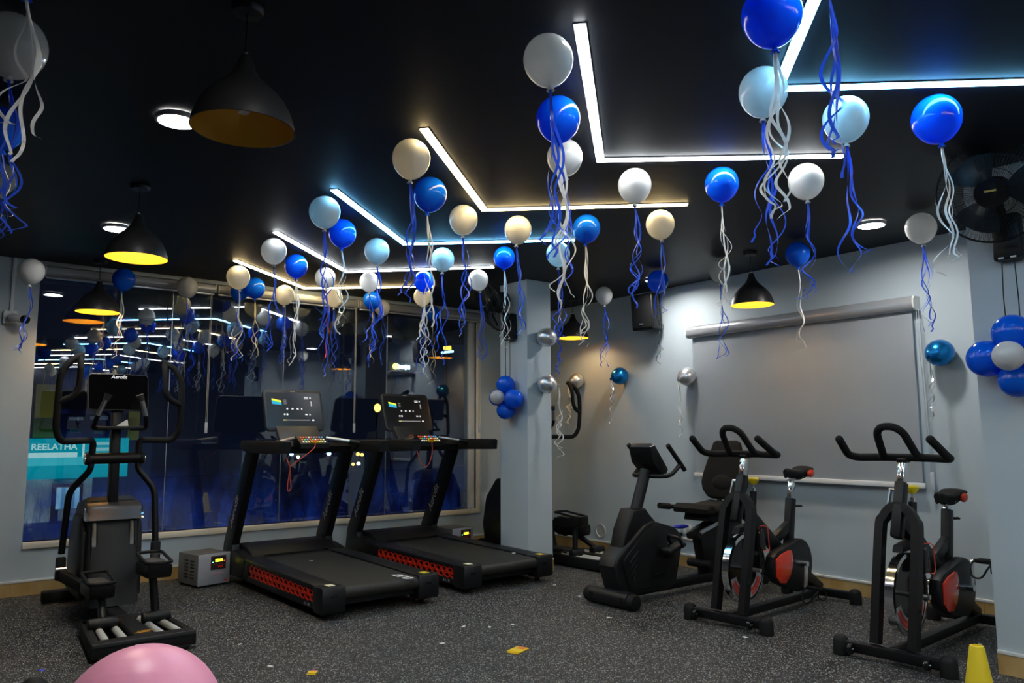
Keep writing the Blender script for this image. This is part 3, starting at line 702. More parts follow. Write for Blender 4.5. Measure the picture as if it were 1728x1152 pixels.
# ================================================================== cross trainers
def elliptical(phase=0):
    e = thing('elliptical_trainer', (0, 0, 0))
    # rear roller frame
    fr = G()
    fr.prism([(-.29, 0), (.29, 0), (.285, .10), (-.285, .10)], 'z', .02, .108, bev=.008)
    fr.prism([(-.285, .09), (-.235, .09), (-.195, .68), (-.245, .68)], 'z', .015, .105, bev=.006)
    fr.prism([(.285, .09), (.245, .09), (.205, .68), (.245, .68)], 'z', .015, .105, bev=.006)
    fr.prism([(-.245, .62), (.245, .62), (.235, .72), (-.235, .72)], 'z', .02, .105, bev=.006)
    fr.prism([(-.045, .09), (.065, .09), (.055, .64), (-.035, .64)], 'z', .03, .109, bev=.006)
    fr.bb(-.24, .24, .08, .66, .02, .035); fr.obj('roller_frame', M_blk2, e)
    f = LAST()
    G().bb(-.285, .285, -.008, .004, .085, .108, bev=.003).obj('rear_strip', M_dgrey, f)
    for i, x in enumerate((.01, .02)): G().box((x + .01 * i, .135 + .03 * i, .110), (.085, .012, .0012), (0, 0, 0)).obj('warning_sticker', mat('orange_sticker', (.7, .33, .02), .5), f)
    for sx in (-1, 1):
        G().bb(sx * .20 - .05, sx * .20 + .05, -.002, .06, 0, .03, bev=.008).obj('foot', M_blk2, e)
    for x in (-.195, -.095, .115, .215):
        G().cyl((x, .085, .085), (x * .86, .63, .085), .022, seg=18).obj('roller_rail', M_offw, e)
    G().bar((0, .70, .075), (0, 2.02, .075), .09, .075, bev=.01).obj('base_rail', M_blk, e)
    G().bb(-.31, .31, 1.98, 2.07, .01, .095, bev=.012).obj('front_foot', M_blk2, e)
    # body shroud
    bd = G(); bd.prism([(.98, .12), (1.02, .25), (1.10, .60), (1.14, .76), (1.19, .83), (1.30, .85), (1.62, .80), (1.78, .60), (1.84, .30), (1.80, .10)], 'x', -.165, .165, bev=.03)
    b = bd.obj('body_shroud', M_char, e)
    G().prism([(1.07, .70), (1.10, .775), (1.15, .815), (1.20, .82), (1.20, .70)], 'x', -.185, .185, bev=.02).obj('shroud_cap', M_dgrey, b)
    for s in (-1, 1):
        G().prism([(1.075, .70), (1.095, .76), (1.13, .79), (1.15, .70)], 'x', s * .150, s * .188).obj('chrome_accent', M_chrome, b)
        G().prism([(1.00, .14), (1.035, .28), (1.105, .64), (1.12, .70), (1.15, .70), (1.12, .14)], 'x', s * .10, s * .145, bev=.004).obj('slot_channel', M_gloss, b)
        G().prism([(1.10, .16), (1.14, .60), (1.20, .72), (1.52, .72), (1.66, .55), (1.70, .16)], 'x', s * .16, s * .20, bev=.02).obj('side_cover', M_char, b)
    # mast
    G().bar((0, 1.20, .80), (.0, 1.24, 1.52), .065, .075, bev=.01).obj('mast', M_blk, e)
    G().cyl((-.165, 1.19, 1.13), (.165, 1.19, 1.13), .040, seg=24).obj('pivot_axle', M_blk, e)
    # tray and fixed handles
    G().prism(rrect(.34, .14, .03, cy=1.13), 'z', 1.335, 1.36, bev=.006).obj('tray', M_blk, e)
    G().prism([(-.02, 1.362), (.06, 1.362), (.052, 1.41), (.03, 1.398), (.01, 1.385)], 'y', 1.10, 1.103).obj('paper_scrap', M_paper, e)
    for s in (-1, 1):
        G().tube(fillet([(s * .08, 1.14, 1.345), (s * .175, 1.10, 1.345), (s * .165, 1.04, 1.40), (s * .155, 1.02, 1.44)], .03), .017, 12).obj('fixed_handle', M_blk, e)
        hb = LAST()
        G().tube([(s * .157, 1.022, 1.435), (s * .118, .99, 1.545)], .0165, 14).obj('pulse_sensor', M_steel, hb)
        G().tube([(s * .116, .99, 1.545), (s * .10, .985, 1.585)], [.021, .026], 14).obj('grip_tip', M_dgrey, hb)
    # console
    cp = link('console', None, e); cp.location = (0, 1.20, 1.61); cp.rotation_euler = (math.radians(-12), 0, 0)
    G().prism(rrect(.405, .275, .03), 'y', -.012, .025, bev=.005).obj('bezel', M_dgrey, cp)
    G().prism(rrect(.392, .262, .025), 'y', -.0145, -.011).obj('screen_glass', mat('off_display', (.002, .002, .0025), .10, spec=.12), cp)
    text('Aerofit', .036, M_print, cp, (0, -.0155, .112), (math.pi / 2, 0, 0), shear=.2, bold=.0008)
    G().bar((0, 1.22, 1.46), (0, 1.25, 1.6), .10, .04, bev=.01).obj('console_neck', M_blk, e)
    # moving arms, pedals
    for s in (-1, 1):
        ph = phase * s; dy = .12 * ph; dz = -.045 * ph
        G().cyl((s * .165, 1.19, 1.13), (s * .195, 1.19, 1.13), .045, seg=24, bev=.006).obj('pivot_hub', M_blk2, e)
        G().cyl((s * .195, 1.19, 1.13), (s * .200, 1.19, 1.13), .036, seg=24).obj('hub_cap', M_chrome, e)
        x = s * .155
        up = [(x, 1.19, 1.13), (x, 1.17 - dy * .2, 1.235), (x + s * .015, 1.16 - dy * .3, 1.26), (s * .39, 1.06 - dy, 1.255), (s * .425, 1.02 - dy, 1.34), (s * .425, 1.00 - dy, 1.52), (s * .42, 1.00 - dy, 1.70), (s * .37, 1.02 - dy, 1.80), (s * .285, 1.06 - dy, 1.85)]
        m = G(); m.tube(fillet(up, .07, 5), .0225, 12); m.obj('arm_tube', M_foam, e); a_ = LAST()
        G().tube(fillet([(s * .30, 1.055 - dy, 1.845), (s * .30, 1.0 - dy, 1.77), (s * .305, .99 - dy, 1.62), (s * .335, .99 - dy, 1.56), (s * .425, 1.0 - dy, 1.52)], .06, 5), .0205, 12).obj('inner_grip', M_foam, a_)
        lo = [(x, 1.19, 1.13), (x, 1.19, 1.05), (s * .27, 1.21 + dy * .5, .90), (s * .285, 1.22 + dy, .46)]
        G().tube(fillet(lo, .06, 5), .022, 12).obj('lower_link', M_blk, e)
        G().box((s * .285, 1.22 + dy, .40 + dz), (.062, .05, .16), bev=.01).obj('link_joint', M_blk2, e)
        G().cyl((s * .285 - .035, 1.195 + dy, .40 + dz), (s * .285 + .035, 1.195 + dy, .40 + dz), .014).obj('joint_bolt', M_steel, e)
        pz = .40 - .065 * ph; py = .63 + .11 * ph
        G().bar((s * .285, 1.22 + dy, .36 + dz), (s * .16, py + .12, pz - .08), .05, .075, bev=.012).obj('pedal_arm', M_blk2, e)
        pd = G(); pw, pl = .155, .34; xc = s * .145
        pd.prism([(py - pl / 2, pz - .055), (py - pl / 2 + .02, pz - .085), (py + pl / 2, pz - .095), (py + pl / 2, pz - .01), (py - pl / 2, pz - .0)], 'x', xc - pw / 2, xc + pw / 2, bev=.015)
        p_ = pd.obj('pedal', M_blk, e)
        rim = G(); rim.tube([(xc + q[0], py + q[1], pz + .012 + (.03 if q[1] > .1 else 0)) for q in rrect(pw, pl, .045)], .011, 8, closed=True); rim.obj('pedal_rim', M_blk2, p_)
        G().prism(rrect(pw - .03, pl - .04, .035, cx=xc, cy=py), 'z', pz - .001, pz + .004).obj('pedal_tread', mat('ribbed_tread', (.05, .045, .04), .6), p_)
        G().tube([(s * .13, py - .04, pz - .07), (s * .155, .46, .14)], .026, 14).obj('strut', M_blk, e)
        g = G(); g.cyl((s * .155 - .085, .44, .128), (s * .155 + .085, .44, .128), .036, seg=20, bev=.006); g.obj('roller_carriage', M_char, e)
    return e
E1 = elliptical(phase=-1.0); E1.location = (1.16, 5.08, 0)
tag(E1, 'black elliptical trainer at left in front of the window, with a dark console', 'elliptical trainer', 'elliptical trainers')
E2 = elliptical(phase=1.0); E2.location = (5.44, 5.36, 0); E2.rotation_euler.z = .11
tag(E2, 'black elliptical trainer in the corner, half hidden behind the column', 'elliptical trainer', 'elliptical trainers')

# ================================================================== spin bikes   (local x runs to the rear, y to the rider's right hand side seen from the front)
def spin_bike(saddle_z, crank_deg, saddle_x):
    e = thing('spin_bike', (0, 0, 0))
    def foot(x, hw, wheels):
        g = G(); g.bar((x, -hw, .058), (x, hw, .058), .055, .06, side=(1, 0, 0), bev=.008); o = g.obj('front_foot' if wheels else 'rear_foot', M_blk, e)
        for s in (-1, 1):
            t = G(); t.lathe([(0, .112), (.022, .110), (.038, .098), (.045, .08), (.046, .0), (0, 0)], 20, Matrix.Translation((x, s * (hw + .01), 0))); t.obj('foot_cap', M_blk2, o)
            if wheels:
                G().cyl((x - .055, s * (hw - .075) - .012, .055), (x - .055, s * (hw - .075) + .012, .055), .030, seg=18, bev=.004).obj('transport_wheel', M_gloss, o)
                G().cyl((x - .057, s * (hw - .075) - .020, .055), (x - .057, s * (hw - .075) + .020, .055), .008, seg=10).obj('wheel_bolt', M_chrome, o)
    foot(0, .285, True); foot(1.30, .27, False)
    G().bar((.02, 0, .062), (1.30, 0, .062), .06, .055, side=(0, 1, 0), bev=.006).obj('base_beam', M_blk, e)
    # fork: inverted U
    U = [Vector((.035, -.105, .09)), Vector((.175, -.105, .70)), Vector((.195, -.085, .79)), Vector((.205, -.045, .845)), Vector((.208, 0, .86))]
    U = U + [Vector((p.x, -p.y, p.z)) for p in U[-2::-1]]
    g = G(); pts = catmull(U, 5); bm = g.bm; rings = []
    for i, p in enumerate(pts):
        tg = (pts[min(i + 1, len(pts) - 1)] - pts[max(i - 1, 0)]).normalized(); fx = Vector((.975, 0, -.22)); fx = (fx - tg * fx.dot(tg)).normalized(); n_ = tg.cross(fx)
        rings.append([bm.verts.new(p + fx * a * .032 + n_ * b * .024) for a, b in ((-1, -1), (1, -1), (1, 1), (-1, 1))])
    for A, B in zip(rings, rings[1:]):
        for k in range(4): bm.faces.new((A[k], A[(k + 1) % 4], B[(k + 1) % 4], B[k]))
    bm.faces.new(rings[0]); bm.faces.new(rings[-1][::-1]); g.obj('fork', M_blk, e, 30)
    for s in (-1, 1): G().cyl((.075, s * .105 - .026 * 1, .30), (.072, s * .105 - .03, .30), .012, seg=10).obj('fork_bolt', M_gloss, e)
    G().bar((.150, 0, .68), (.262, 0, 1.0), .062, .075, side=(0, 1, 0), bev=.014).obj('head_tube', M_blk, e)
    G().bar((.258, 0, .98), (.305, 0, 1.135), .045, .055, side=(0, 1, 0), bev=.008).obj('handlebar_stem', M_chrome, e)
    # handlebar
    hb = G(); zb = 1.145; xb = .30
    hb.tube(fillet([(xb - .255, .262, zb + .11), (xb - .10, .287, zb + .012), (xb - .015, .275, zb - .004), (xb, .12, zb), (xb, -.12, zb), (xb - .015, -.275, zb - .004), (xb - .10, -.287, zb + .012), (xb - .255, -.262, zb + .11)], .05, 5), .0235, 14)
    lp = [Vector(p) for p in ((xb, .125, zb), (xb - .04, .10, zb + .015), (xb - .10, .088, zb + .08), (xb - .155, .075, zb + .145), (xb - .185, .04, zb + .178), (xb - .19, 0, zb + .185), (xb - .185, -.04, zb + .178), (xb - .155, -.075, zb + .145), (xb - .10, -.088, zb + .08), (xb - .04, -.10, zb + .015), (xb, -.125, zb))]
    hb.tube(lp, .0225, 14, n=5); hb.obj('handlebar', M_foam, e)
    h_ = LAST()
    for s in (-1, 1): G().ball((xb - .255, s * .262, zb + .11), .0235).obj('grip_end', M_foam, h_)
    G().box((xb + .005, 0, zb - .018), (.075, .06, .028), bev=.008).obj('bar_clamp', M_blk, e)
    G().bar((.225, .052, .955), (.190, .058, .855), .012, .026, side=(0, 1, 0), bev=.004).obj('quick_lever', mat('lever_steel', (.30, .34, .38), .3, .6), e)
    G().cyl((.235, .02, .955), (.235, .064, .955), .011).obj('lever_bolt', M_steel, e)
    # flywheel
    wc = Vector((.235, 0, .355)); rw = .238; My = Matrix.Translation(wc) @ Matrix.Rotation(math.pi / 2, 4, 'X')
    G().lathe([(rw - .022, -.027), (rw, -.025), (rw, .025), (rw - .022, .027), (rw - .024, 0), (rw - .022, -.027)], 56, My).obj('flywheel_rim', M_chrome, e)
    G().lathe([(0, -.018), (rw - .026, -.014), (rw - .022, -.020), (rw - .020, .020), (rw - .026, .014), (0, .018)], 48, My).obj('flywheel_disc', M_gloss, e)
    fd = LAST()
    for s in (-1, 1):
        for a0, a1, r0, r1, mm, dy in ((195, 262, .135, .205, mat('grey_decal', (.30, .31, .33), .4), .0), (203, 254, .150, .172, M_red, .0006), (203, 254, .178, .196, M_red, .0006), (278, 345, .135, .205, MATS['grey_decal'], 0), (286, 337, .150, .172, M_red, .0006), (286, 337, .178, .196, M_red, .0006)):
            P = [(wc.x + r * math.cos(math.radians(a)), wc.z + r * math.sin(math.radians(a))) for r, rng in ((r1, range(a0, a1 + 1, 8)), (r0, range(a1, a0 - 1, -8))) for a in rng]
            G().prism(P, 'y', s * (.0172 + dy), s * (.0188 + dy)).obj('decal', mm, fd)
    G().cyl((wc.x, -.13, wc.z), (wc.x, .13, wc.z), .014).obj('axle', M_steel, e)
    # brake pad and resistance knob
    G().prism([(.14, .60), (.16, .64), (.30, .66), (.33, .60), (.24, .605)], 'y', -.03, .03, bev=.006).obj('brake_pad', M_blk2, e)
    G().cyl((.37, 0, .70), (.395, 0, .875), .024, seg=18).obj('tension_tube', M_blk, e)
    G().cyl((.395, 0, .87), (.398, 0, .90), .016).obj('tension_collar', M_chrome, e); G().cyl((.397, 0, .895), (.402, 0, .94), .007).obj('tension_rod', M_steel, e)
    G().lathe([(0, 0), (.020, 0), (.026, .012), (.036, .024), (.038, .040), (.030, .050), (0, .052)], 24, Matrix.Translation((.403, 0, .925))).obj('tension_knob', M_yel, e)
    # main frame
    fm = G(); fm.bar((.20, 0, .80), (.80, 0, .36), .055, .10, side=(0, 1, 0), bev=.012); fm.obj('down_tube', M_blk, e)
    G().bar((.60, 0, .49), (.86, 0, .60), .05, .075, side=(0, 1, 0), bev=.01).obj('seat_brace', M_blk, e)
    st = Vector((.83, 0, .36)); top = Vector((.915, 0, .80)); G().bar(st, top, .058, .075, side=(0, 1, 0), bev=.012).obj('seat_tube', M_blk, e)
    d = (top - st).normalized(); sp = top + d * ((saddle_z - .085 - .80) / d.z)
    G().bar(top - d * .06, sp, .038, .05, side=(0, 1, 0), bev=.008).obj('seat_post', M_chrome, e)
    G().bar((.93, 0, .30), (1.30, 0, .075), .05, .09, side=(0, 1, 0), bev=.01).obj('rear_stay', M_blk, e)
    G().bar((.93, -.02, .74), (1.02, -.03, .735), .018, .012, bev=.003).obj('seat_lever', M_blk2, e)
    # saddle
    sx = sp.x + saddle_x; sz = saddle_z
    G().box((sp.x + .03, 0, sp.z + .008), (.16, .035, .014), bev=.004).obj('seat_slider', M_steel, e)
    G().lathe([(0, 0), (.026, 0), (.022, .03), (.034, .045), (0, .05)], 16, Matrix.Translation((sx, 0, sp.z + .012))).obj('saddle_clamp', M_blk2, e)
    bm = bmesh.new(); secs = []; N = 14
    for i in range(11):
        t = i / 10; x = sx - .15 + .31 * t; hw = .028 + .058 * max(0, min(1, (t - .35) / .5)) ** 1.0 - (.018 if t > .95 else 0); zt = sz + .012 * math.cos(t * 6.28) * .8 + (.012 if t > .6 else 0) - (.01 if t in (0, 1) else 0); th = .045 + .015 * t
        if t == 0: hw = .018
        secs.append([bm.verts.new((x, hw * math.cos(a) * (1 if math.sin(a) >= 0 else .9), zt - .02 + (.022 * math.sin(a) if math.sin(a) >= 0 else th * math.sin(a)))) for a in [2 * math.pi * k / N for k in range(N)]])
    for A, B_ in zip(secs, secs[1:]):
        for k in range(N): bm.faces.new((A[k], A[(k + 1) % N], B_[(k + 1) % N], B_[k]))
    bm.faces.new(secs[0]); bm.faces.new(secs[-1][::-1]); g = G(); g.bm.free(); g.bm = bm; g.obj('saddle', M_foam, e, 60); sd = LAST()
    for s in (-1, 1): G().ball((sx + .112, s * .066, sz - .032), .042, (1.15, .55, .8)).obj('saddle_flank', M_redgl, sd)
    for s in (-1, 1): G().tube([(sx - .08, s * .015, sz - .045), (sx - .02, s * .022, sz - .075), (sx + .05, s * .03, sz - .072), (sx + .11, s * .045, sz - .05)], .0045, 6, n=3).obj('saddle_rail', M_blk, sd)
    # chain guard on the -y side, with red insert
    ck = Vector((.83, 0, .335)); P = []
    r2 = .165
    for a in range(-100, 101, 10): P.append((ck.x + r2 * math.cos(math.radians(a)), ck.z + r2 * math.sin(math.radians(a)) * 1.08))
    P += [(.62, .475), (.50, .455), (.44, .42), (.42, .36), (.43, .29), (.48, .235), (.62, .185)]
    G().prism(P, 'y', -.115, -.042, bev=.018).obj('chain_guard', M_char, e); cg = LAST()
    Q = [(.455, .40), (.52, .43), (.63, .452), (.675, .445), (.69, .40), (.68, .33), (.64, .265), (.58, .225), (.50, .235), (.455, .28)]
    G().prism(Q, 'y', -.125, -.112, bev=.006).obj('red_insert', M_redgl, cg)
    # cranks and pedals
    for s, dg in ((-1, crank_deg), (1, crank_deg + 180)):
        a = math.radians(dg); y = s * .146; end = Vector((ck.x + .165 * math.cos(a), y - .0, ck.z + .165 * math.sin(a)))
        G().cyl((ck.x, s * .09, ck.z), (ck.x, y + s * .012, ck.z), .022).obj('crank_hub', M_chrome, e)
        G().bar((ck.x, y, ck.z), end, .015, .036, side=(0, 1, 0), bev=.004).obj('crank_arm', mat('polished_alloy', (.72, .72, .72), .28, .75), e)
        G().cyl(end - Vector((0, s * .008, 0)), end + Vector((0, s * .03, 0)), .012).obj('pedal_spindle', M_chrome, e)
        c = end + Vector((0, s * .065, 0)); pd = G(); pd.box(c, (.095, .085, .024), (0, math.radians(12), 0), bev=.008); pd.obj('pedal', M_blk2, e); p_ = LAST()
        for k in (-.03, 0, .03): G().box(c + Vector((k, 0, .013)), (.010, .07, .006), (0, math.radians(12), 0)).obj('pedal_tooth', M_char, p_)
        G().tube([c + Vector(q) for q in ((-.04, -.05, -.01), (-.10, -.05, -.03), (-.12, -.02, -.08), (-.11, .03, -.08), (-.08, .05, -.03), (-.03, .05, .0))], .006, 6, n=5).obj('toe_cage', M_blk2, p_)
        G().tube([c + Vector(q) for q in ((.04, -.045, -.01), (.06, -.06, -.04), (.02, -.065, -.075), (-.03, -.05, -.06), (-.04, -.05, -.02))], .004, 6, n=5).obj('toe_strap', M_blk2, p_)
    # red wire bottle holder on the down tube
    g = G(); cxy = (.40, -.085)
    g.tube([(.36, -.05, .62), (.345, -.07, .64), (.355, -.10, .645), (.39, -.105, .63), (.41, -.10, .48), (.385, -.10, .465), (.365, -.08, .47), (.355, -.06, .60)], .0035, 6, closed=True); g.obj('bottle_cage', mat('red_wire', (.75, .08, .06), .4), e)
    G().prism([(.30, .47), (.31, .60), (.37, .62), (.40, .47)], 'y', -.085, -.045, bev=.008).obj('cage_mount', M_gloss, e)
    return e
bk1 = spin_bike(1.015, -98, .06); bk1.location = (4.42, 3.385, 0); bk1.rotation_euler.z = math.radians(4)
tag(bk1, 'black spin bike in front of the recumbent bike, with chrome flywheel and raised saddle', 'exercise bike', 'spin bikes')
bk2 = spin_bike(.905, 80, -.01); bk2.location = (4.43, 2.27, 0); bk2.rotation_euler.z = math.radians(3)
tag(bk2, 'black spin bike nearest the right pier, with lowered saddle and pedal up', 'exercise bike', 'spin bikes')

# ================================================================== recumbent bike
def recumbent():
    e = thing('recumbent_bike', (4.25, 4.31, 0), math.radians(1), 'black recumbent bike with padded seat back behind the spin bike', 'exercise bike')
    g = G(); g.cyl((0, -.20, .065), (0, .20, .065), .062, seg=24); g.obj('front_foot', M_char, e); f = LAST()
    for s in (-1, 1):
        G().cyl((0, s * .20, .062), (0, s * .255, .060), .062, .054, seg=24, bev=.008).obj('foot_cap', M_blk2, f)
        G().box((-.058, s * .155, .075), (.02, .03, .03), bev=.004).obj('wheel_notch', M_gloss, f)
    G().bb(.0, 1.62, -.055, .055, .05, .125, bev=.01).obj('base_beam', M_blk, e)
    G().bb(1.58, 1.68, -.26, .26, .0, .10, bev=.015).obj('rear_foot', M_blk2, e)
    # drive shroud
    P = [(.02, .09), (-.05, .30), (-.02, .37), (.28, .585), (.38, .615), (.66, .54), (.73, .48), (.74, .40), (.66, .12), (.58, .07), (.10, .07)]
    G().prism(P, 'y', -.095, .095, bev=.024, seg=3).obj('drive_shroud', M_char, e); b = LAST()
    Pi = [(.10, .12), (.03, .31), (.04, .35), (.31, .56), (.40, .585), (.63, .50), (.685, .45), (.69, .40), (.62, .15), (.56, .10)]
    for s in (-1, 1):
        G().prism(Pi, 'y', s * .092, s * .108, bev=.006).obj('side_panel', M_char, b)
        for k in range(5): G().bar((.10 + .012 * k, s * .109, .325 - .045 * k), (.19 - .01 * k, s * .109, .40 - .05 * k), .0025, .005, side=(0, 1, 0)).obj('panel_groove', M_steel if k == 0 else M_dgrey, b)
        lt = text('Aerofit', .06, M_gloss, b, (.42, s * .1092, .19), (math.pi / 2, 0, 0 if s < 0 else math.pi), shear=.2)
        G().cyl((.53, s * .11, .35), (.53, s * .16, .35), .035, seg=20).obj('crank_hub', M_blk2, e)
        ca = math.radians(125 if s < 0 else -55); en = Vector((.53 + .10 * math.cos(ca), s * .165, .35 + .10 * math.sin(ca)))
        G().bar((.53, s * .155, .35), en, .016, .03, side=(0, 1, 0), bev=.004).obj('crank_arm', M_blk, e)
        pd = G(); pd.box(en + Vector((-.01, s * .065, -.02)), (.20, .10, .035), (0, math.radians(-14), 0), bev=.014); pd.obj('pedal', M_blk2, e)
        p_ = LAST()
        bmm = G(); q = en + Vector((-.01, s * .065, -.02))
        bmm.tube([q + Vector(v) for v in ((.05, -.055, .01), (.0, -.05, .075), (-.02, 0, .09), (.0, .05, .075), (.05, .055, .01))], .014, 8, n=4); bmm.obj('pedal_strap', M_char, p_)
    # mast boot, mast
    G().prism([(.05, .38), (.10, .56), (.185, .71), (.335, .71), (.38, .66), (.45, .60), (.40, .48)], 'y', -.075, .075, bev=.022, seg=3).obj('mast_boot', M_blk, e)
    G().cyl((.27, 0, .64), (.42, 0, 1.00), .046, seg=24).obj('mast', M_char, e)
    # console tilted to the rider
    c = link('console', None, e); c.location = (.445, 0, 1.075); c.rotation_euler = (0, math.radians(-38), 0)
    G().prism([(-.035, -.125), (.0, -.145), (.05, -.125), (.05, .125), (.0, .145), (-.02, .12), (-.06, .03)], 'y', -.12, .12, bev=.015).obj('console_shell', M_blk, c)
    LAST().rotation_euler = (0, math.radians(0), 0)
    G().bb(-.037, -.030, -.085, .085, .062, .080).obj('silver_stripe', M_steel, c)
    G().bb(-.01, .04, -.10, .10, .135, .148, bev=.004).obj('console_brow', M_dgrey, c)
    G().tube(fillet([(.60, -.20, 1.04), (.50, -.19, 1.02 - .06), (.42, -.13, .955), (.42, .13, .955), (.50, .19, .96), (.60, .20, 1.04)], .05), .018, 12).obj('handle_frame', M_blk, e)
    for s in (-1, 1): G().tube([(.66, s * .20, 1.0), (.45, s * .21, 1.20)], .019, 12).obj('hand_grip', M_foam, e)
    # seat carriage
    G().prism([(1.10, .12), (1.02, .46), (1.60, .62), (1.62, .50), (1.35, .12)], 'y', -.05, .05, bev=.012).obj('seat_pedestal', M_blk, e)
    for s in (-1, 1): G().bar((1.02, s * .055, .46), (1.62, s * .055, .635), .02, .035, side=(0, 1, 0), bev=.004).obj('slide_rail', M_alu, e)
    G().bar((.98, 0, .43), (1.12, 0, .46), .13, .05, side=(0, 1, 0), bev=.01).obj('rail_stop', M_blk2, e)
    G().cyl((1.08, -.12, .20), (1.08, .12, .20), .035).obj('rear_roller', M_blk2, e)
    G().prism([(1.03, .56), (1.05, .62), (1.48, .62), (1.50, .56), (1.40, .53)], 'y', -.13, .13, bev=.012).obj('seat_base', M_blk2, e)
    G().prism([(.96, .625), (.95, .665), (1.0, .70), (1.22, .682), (1.45, .70), (1.49, .68), (1.48, .62)], 'y', -.19, .19, bev=.025, seg=3).obj('seat_cushion', M_brown, e)
    G().ball((1.0, .13, .50), .055, (1.6, .8, .32)).obj('adjust_lever', M_bluepl, e)
    # side handles
    for s in (-1, 1):
        G().tube(fillet([(1.45, s * .17, .63), (1.30, s * .27, .64), (1.05, s * .28, .655), (.95, s * .28, .665)], .05), .020, 12).obj('side_handle', M_blk2, e)
        G().tube([(1.03, s * .28, .657), (.90, s * .28, .672)], .027, 12).obj('side_grip', M_brown, e)
    # backrest
    for y in (-.05, .05): G().bar((1.40, y, .60), (1.48, y, .85), .03, .035, side=(0, 1, 0), bev=.006).obj('back_bracket', M_blk, e)
    O = [(-.10, .245), (-.135, .225), (-.155, .16), (-.19, .05), (-.225, -.06), (-.235, -.14), (-.215, -.20), (-.16, -.26), (-.12, -.275)]
    poly = O + [(-y, z) for y, z in O[::-1]]
    br = link('backrest', None, e); br.location = (1.47, 0, .985); br.rotation_euler = (0, math.radians(10), 0)
    G().prism(poly, 'x', -.035, .035, bev=.024, seg=3).obj('back_pad', M_brown, br)
    G().ball((-.030, 0, -.13), .11, (.16, 1.0, .62)).obj('lumbar_pad', M_brown, br)
    return e
recumbent()

# ================================================================== wall fans
def wall_fan(plate, face, name_label):
    """local +x points out of the wall"""
    e = thing('wall_fan', plate, math.pi, name_label, 'fan', 'black wall fans')
    G().prism([(-.075, -.13), (.075, -.13), (.065, .13), (-.065, .13)], 'x', .0, .075, bev=.018).obj('wall_housing', M_blk, e)
    h_ = LAST()
    for y in (-.03, .03): G().box((.072, y, -.118), (.014, .03, .012), bev=.003).obj('switch', M_white if 0 else M_steel, h_)
    G().tube([(.05, 0, .06), (.12, 0, .14), (.14, 0, .20)], .024, 12, n=4).obj('swivel_arm', M_blk2, e)
    hd = link('fan_head', None, e); hd.location = (.17, face[0], .24); hd.rotation_euler = Euler((0, math.radians(face[1]), math.radians(face[2])))
    G().lathe([(0, -.10), (.05, -.10), (.075, -.07), (.08, .0), (.06, .03), (0, .03)], 24, Matrix.Rotation(math.pi / 2, 4, 'Y')).obj('motor_housing', M_blk, hd)
    R = .27
    g = G(); MX = Matrix.Rotation(math.pi / 2, 4, 'Y')
    def ring(r, x, t): g.tube([(x, r * math.cos(a), r * math.sin(a)) for a in [2 * math.pi * k / 48 for k in range(48)]], t, 6, closed=True)
    ring(R, .09, .006); ring(R * .985, .105, .004); ring(.20, .155, .002); ring(.13, .165, .002); ring(.20, .02, .002)
    for k in range(72):
        a = 2 * math.pi * k / 72; c_, s_ = math.cos(a), math.sin(a)
        g.tube([(.165, .075 * c_, .075 * s_), (.160, .17 * c_, .17 * s_), (.135, .24 * c_, .24 * s_), (.09, R * c_, R * s_)], .0013, 4)
        g.tube([(.02, .09 * c_, .09 * s_), (.02, .20 * c_, .20 * s_), (.05, .255 * c_, .255 * s_), (.09, R * c_, R * s_)], .0013, 4)
    g.obj('grille', M_blk, hd)
    G().lathe([(.0, .172), (.05, .171), (.078, .166), (.08, .160), (0, .158)], 32, MX).obj('hub_badge', M_gloss, hd)
    G().box((.173, 0, .012), (.002, .055, .010)).obj('badge_print', mat('gold_print', (.45, .33, .08), .4), hd)
    for k in range(3):
        bm = bmesh.new(); rows = []
        for i in range(7):
            t = i / 6; r = .035 + .185 * t; wd = .5 + .35 * math.sin(t * 2.4); rows.append([bm.verts.new((.085 + .028 * math.sin((j / 6 - .5) * 2.2), r * math.cos(k * 2.094 + (j / 6 - .5) * wd * 1.5), r * math.sin(k * 2.094 + (j / 6 - .5) * wd * 1.5))) for j in range(7)])
        for A, B_ in zip(rows, rows[1:]):
            for j in range(6): bm.faces.new((A[j], A[j + 1], B_[j + 1], B_[j]))
        bmesh.ops.solidify(bm, geom=bm.faces[:], thickness=.002); q = G(); q.bm.free(); q.bm = bm; q.obj('blade', mat('blue_black_blade', (.03, .045, .06), .25), hd)
    G().cyl((.06, 0, 0), (.11, 0, 0), .04, seg=20, bev=.006).obj('blade_hub', M_blk, hd)
    for y, L in ((-.03, .42), (.03, .47)):
        G().tube([(.066, y, -.12), (.068, y * 1.2, -.12 - L * .5), (.066, y * 1.1, -.12 - L)], .003, 6).obj('pull_cord', M_blk, e)
        G().lathe([(0, .0), (.009, .003), (.011, .02), (.006, .034), (0, .036)], 12, Matrix.Translation((.066, y * 1.1, -.12 - L - .034))).obj('cord_knob', M_blk, e)
p = on_x(1706, 402, PX); wall_fan((PX, p.y, p.z), (.0, 18, 12), 'large black wall fan high on the right pier')
p = on_x(866, 552, CX0); wall_fan((CX0, p.y, p.z), (.0, 24, -18), 'black wall fan on the column, far from the camera')

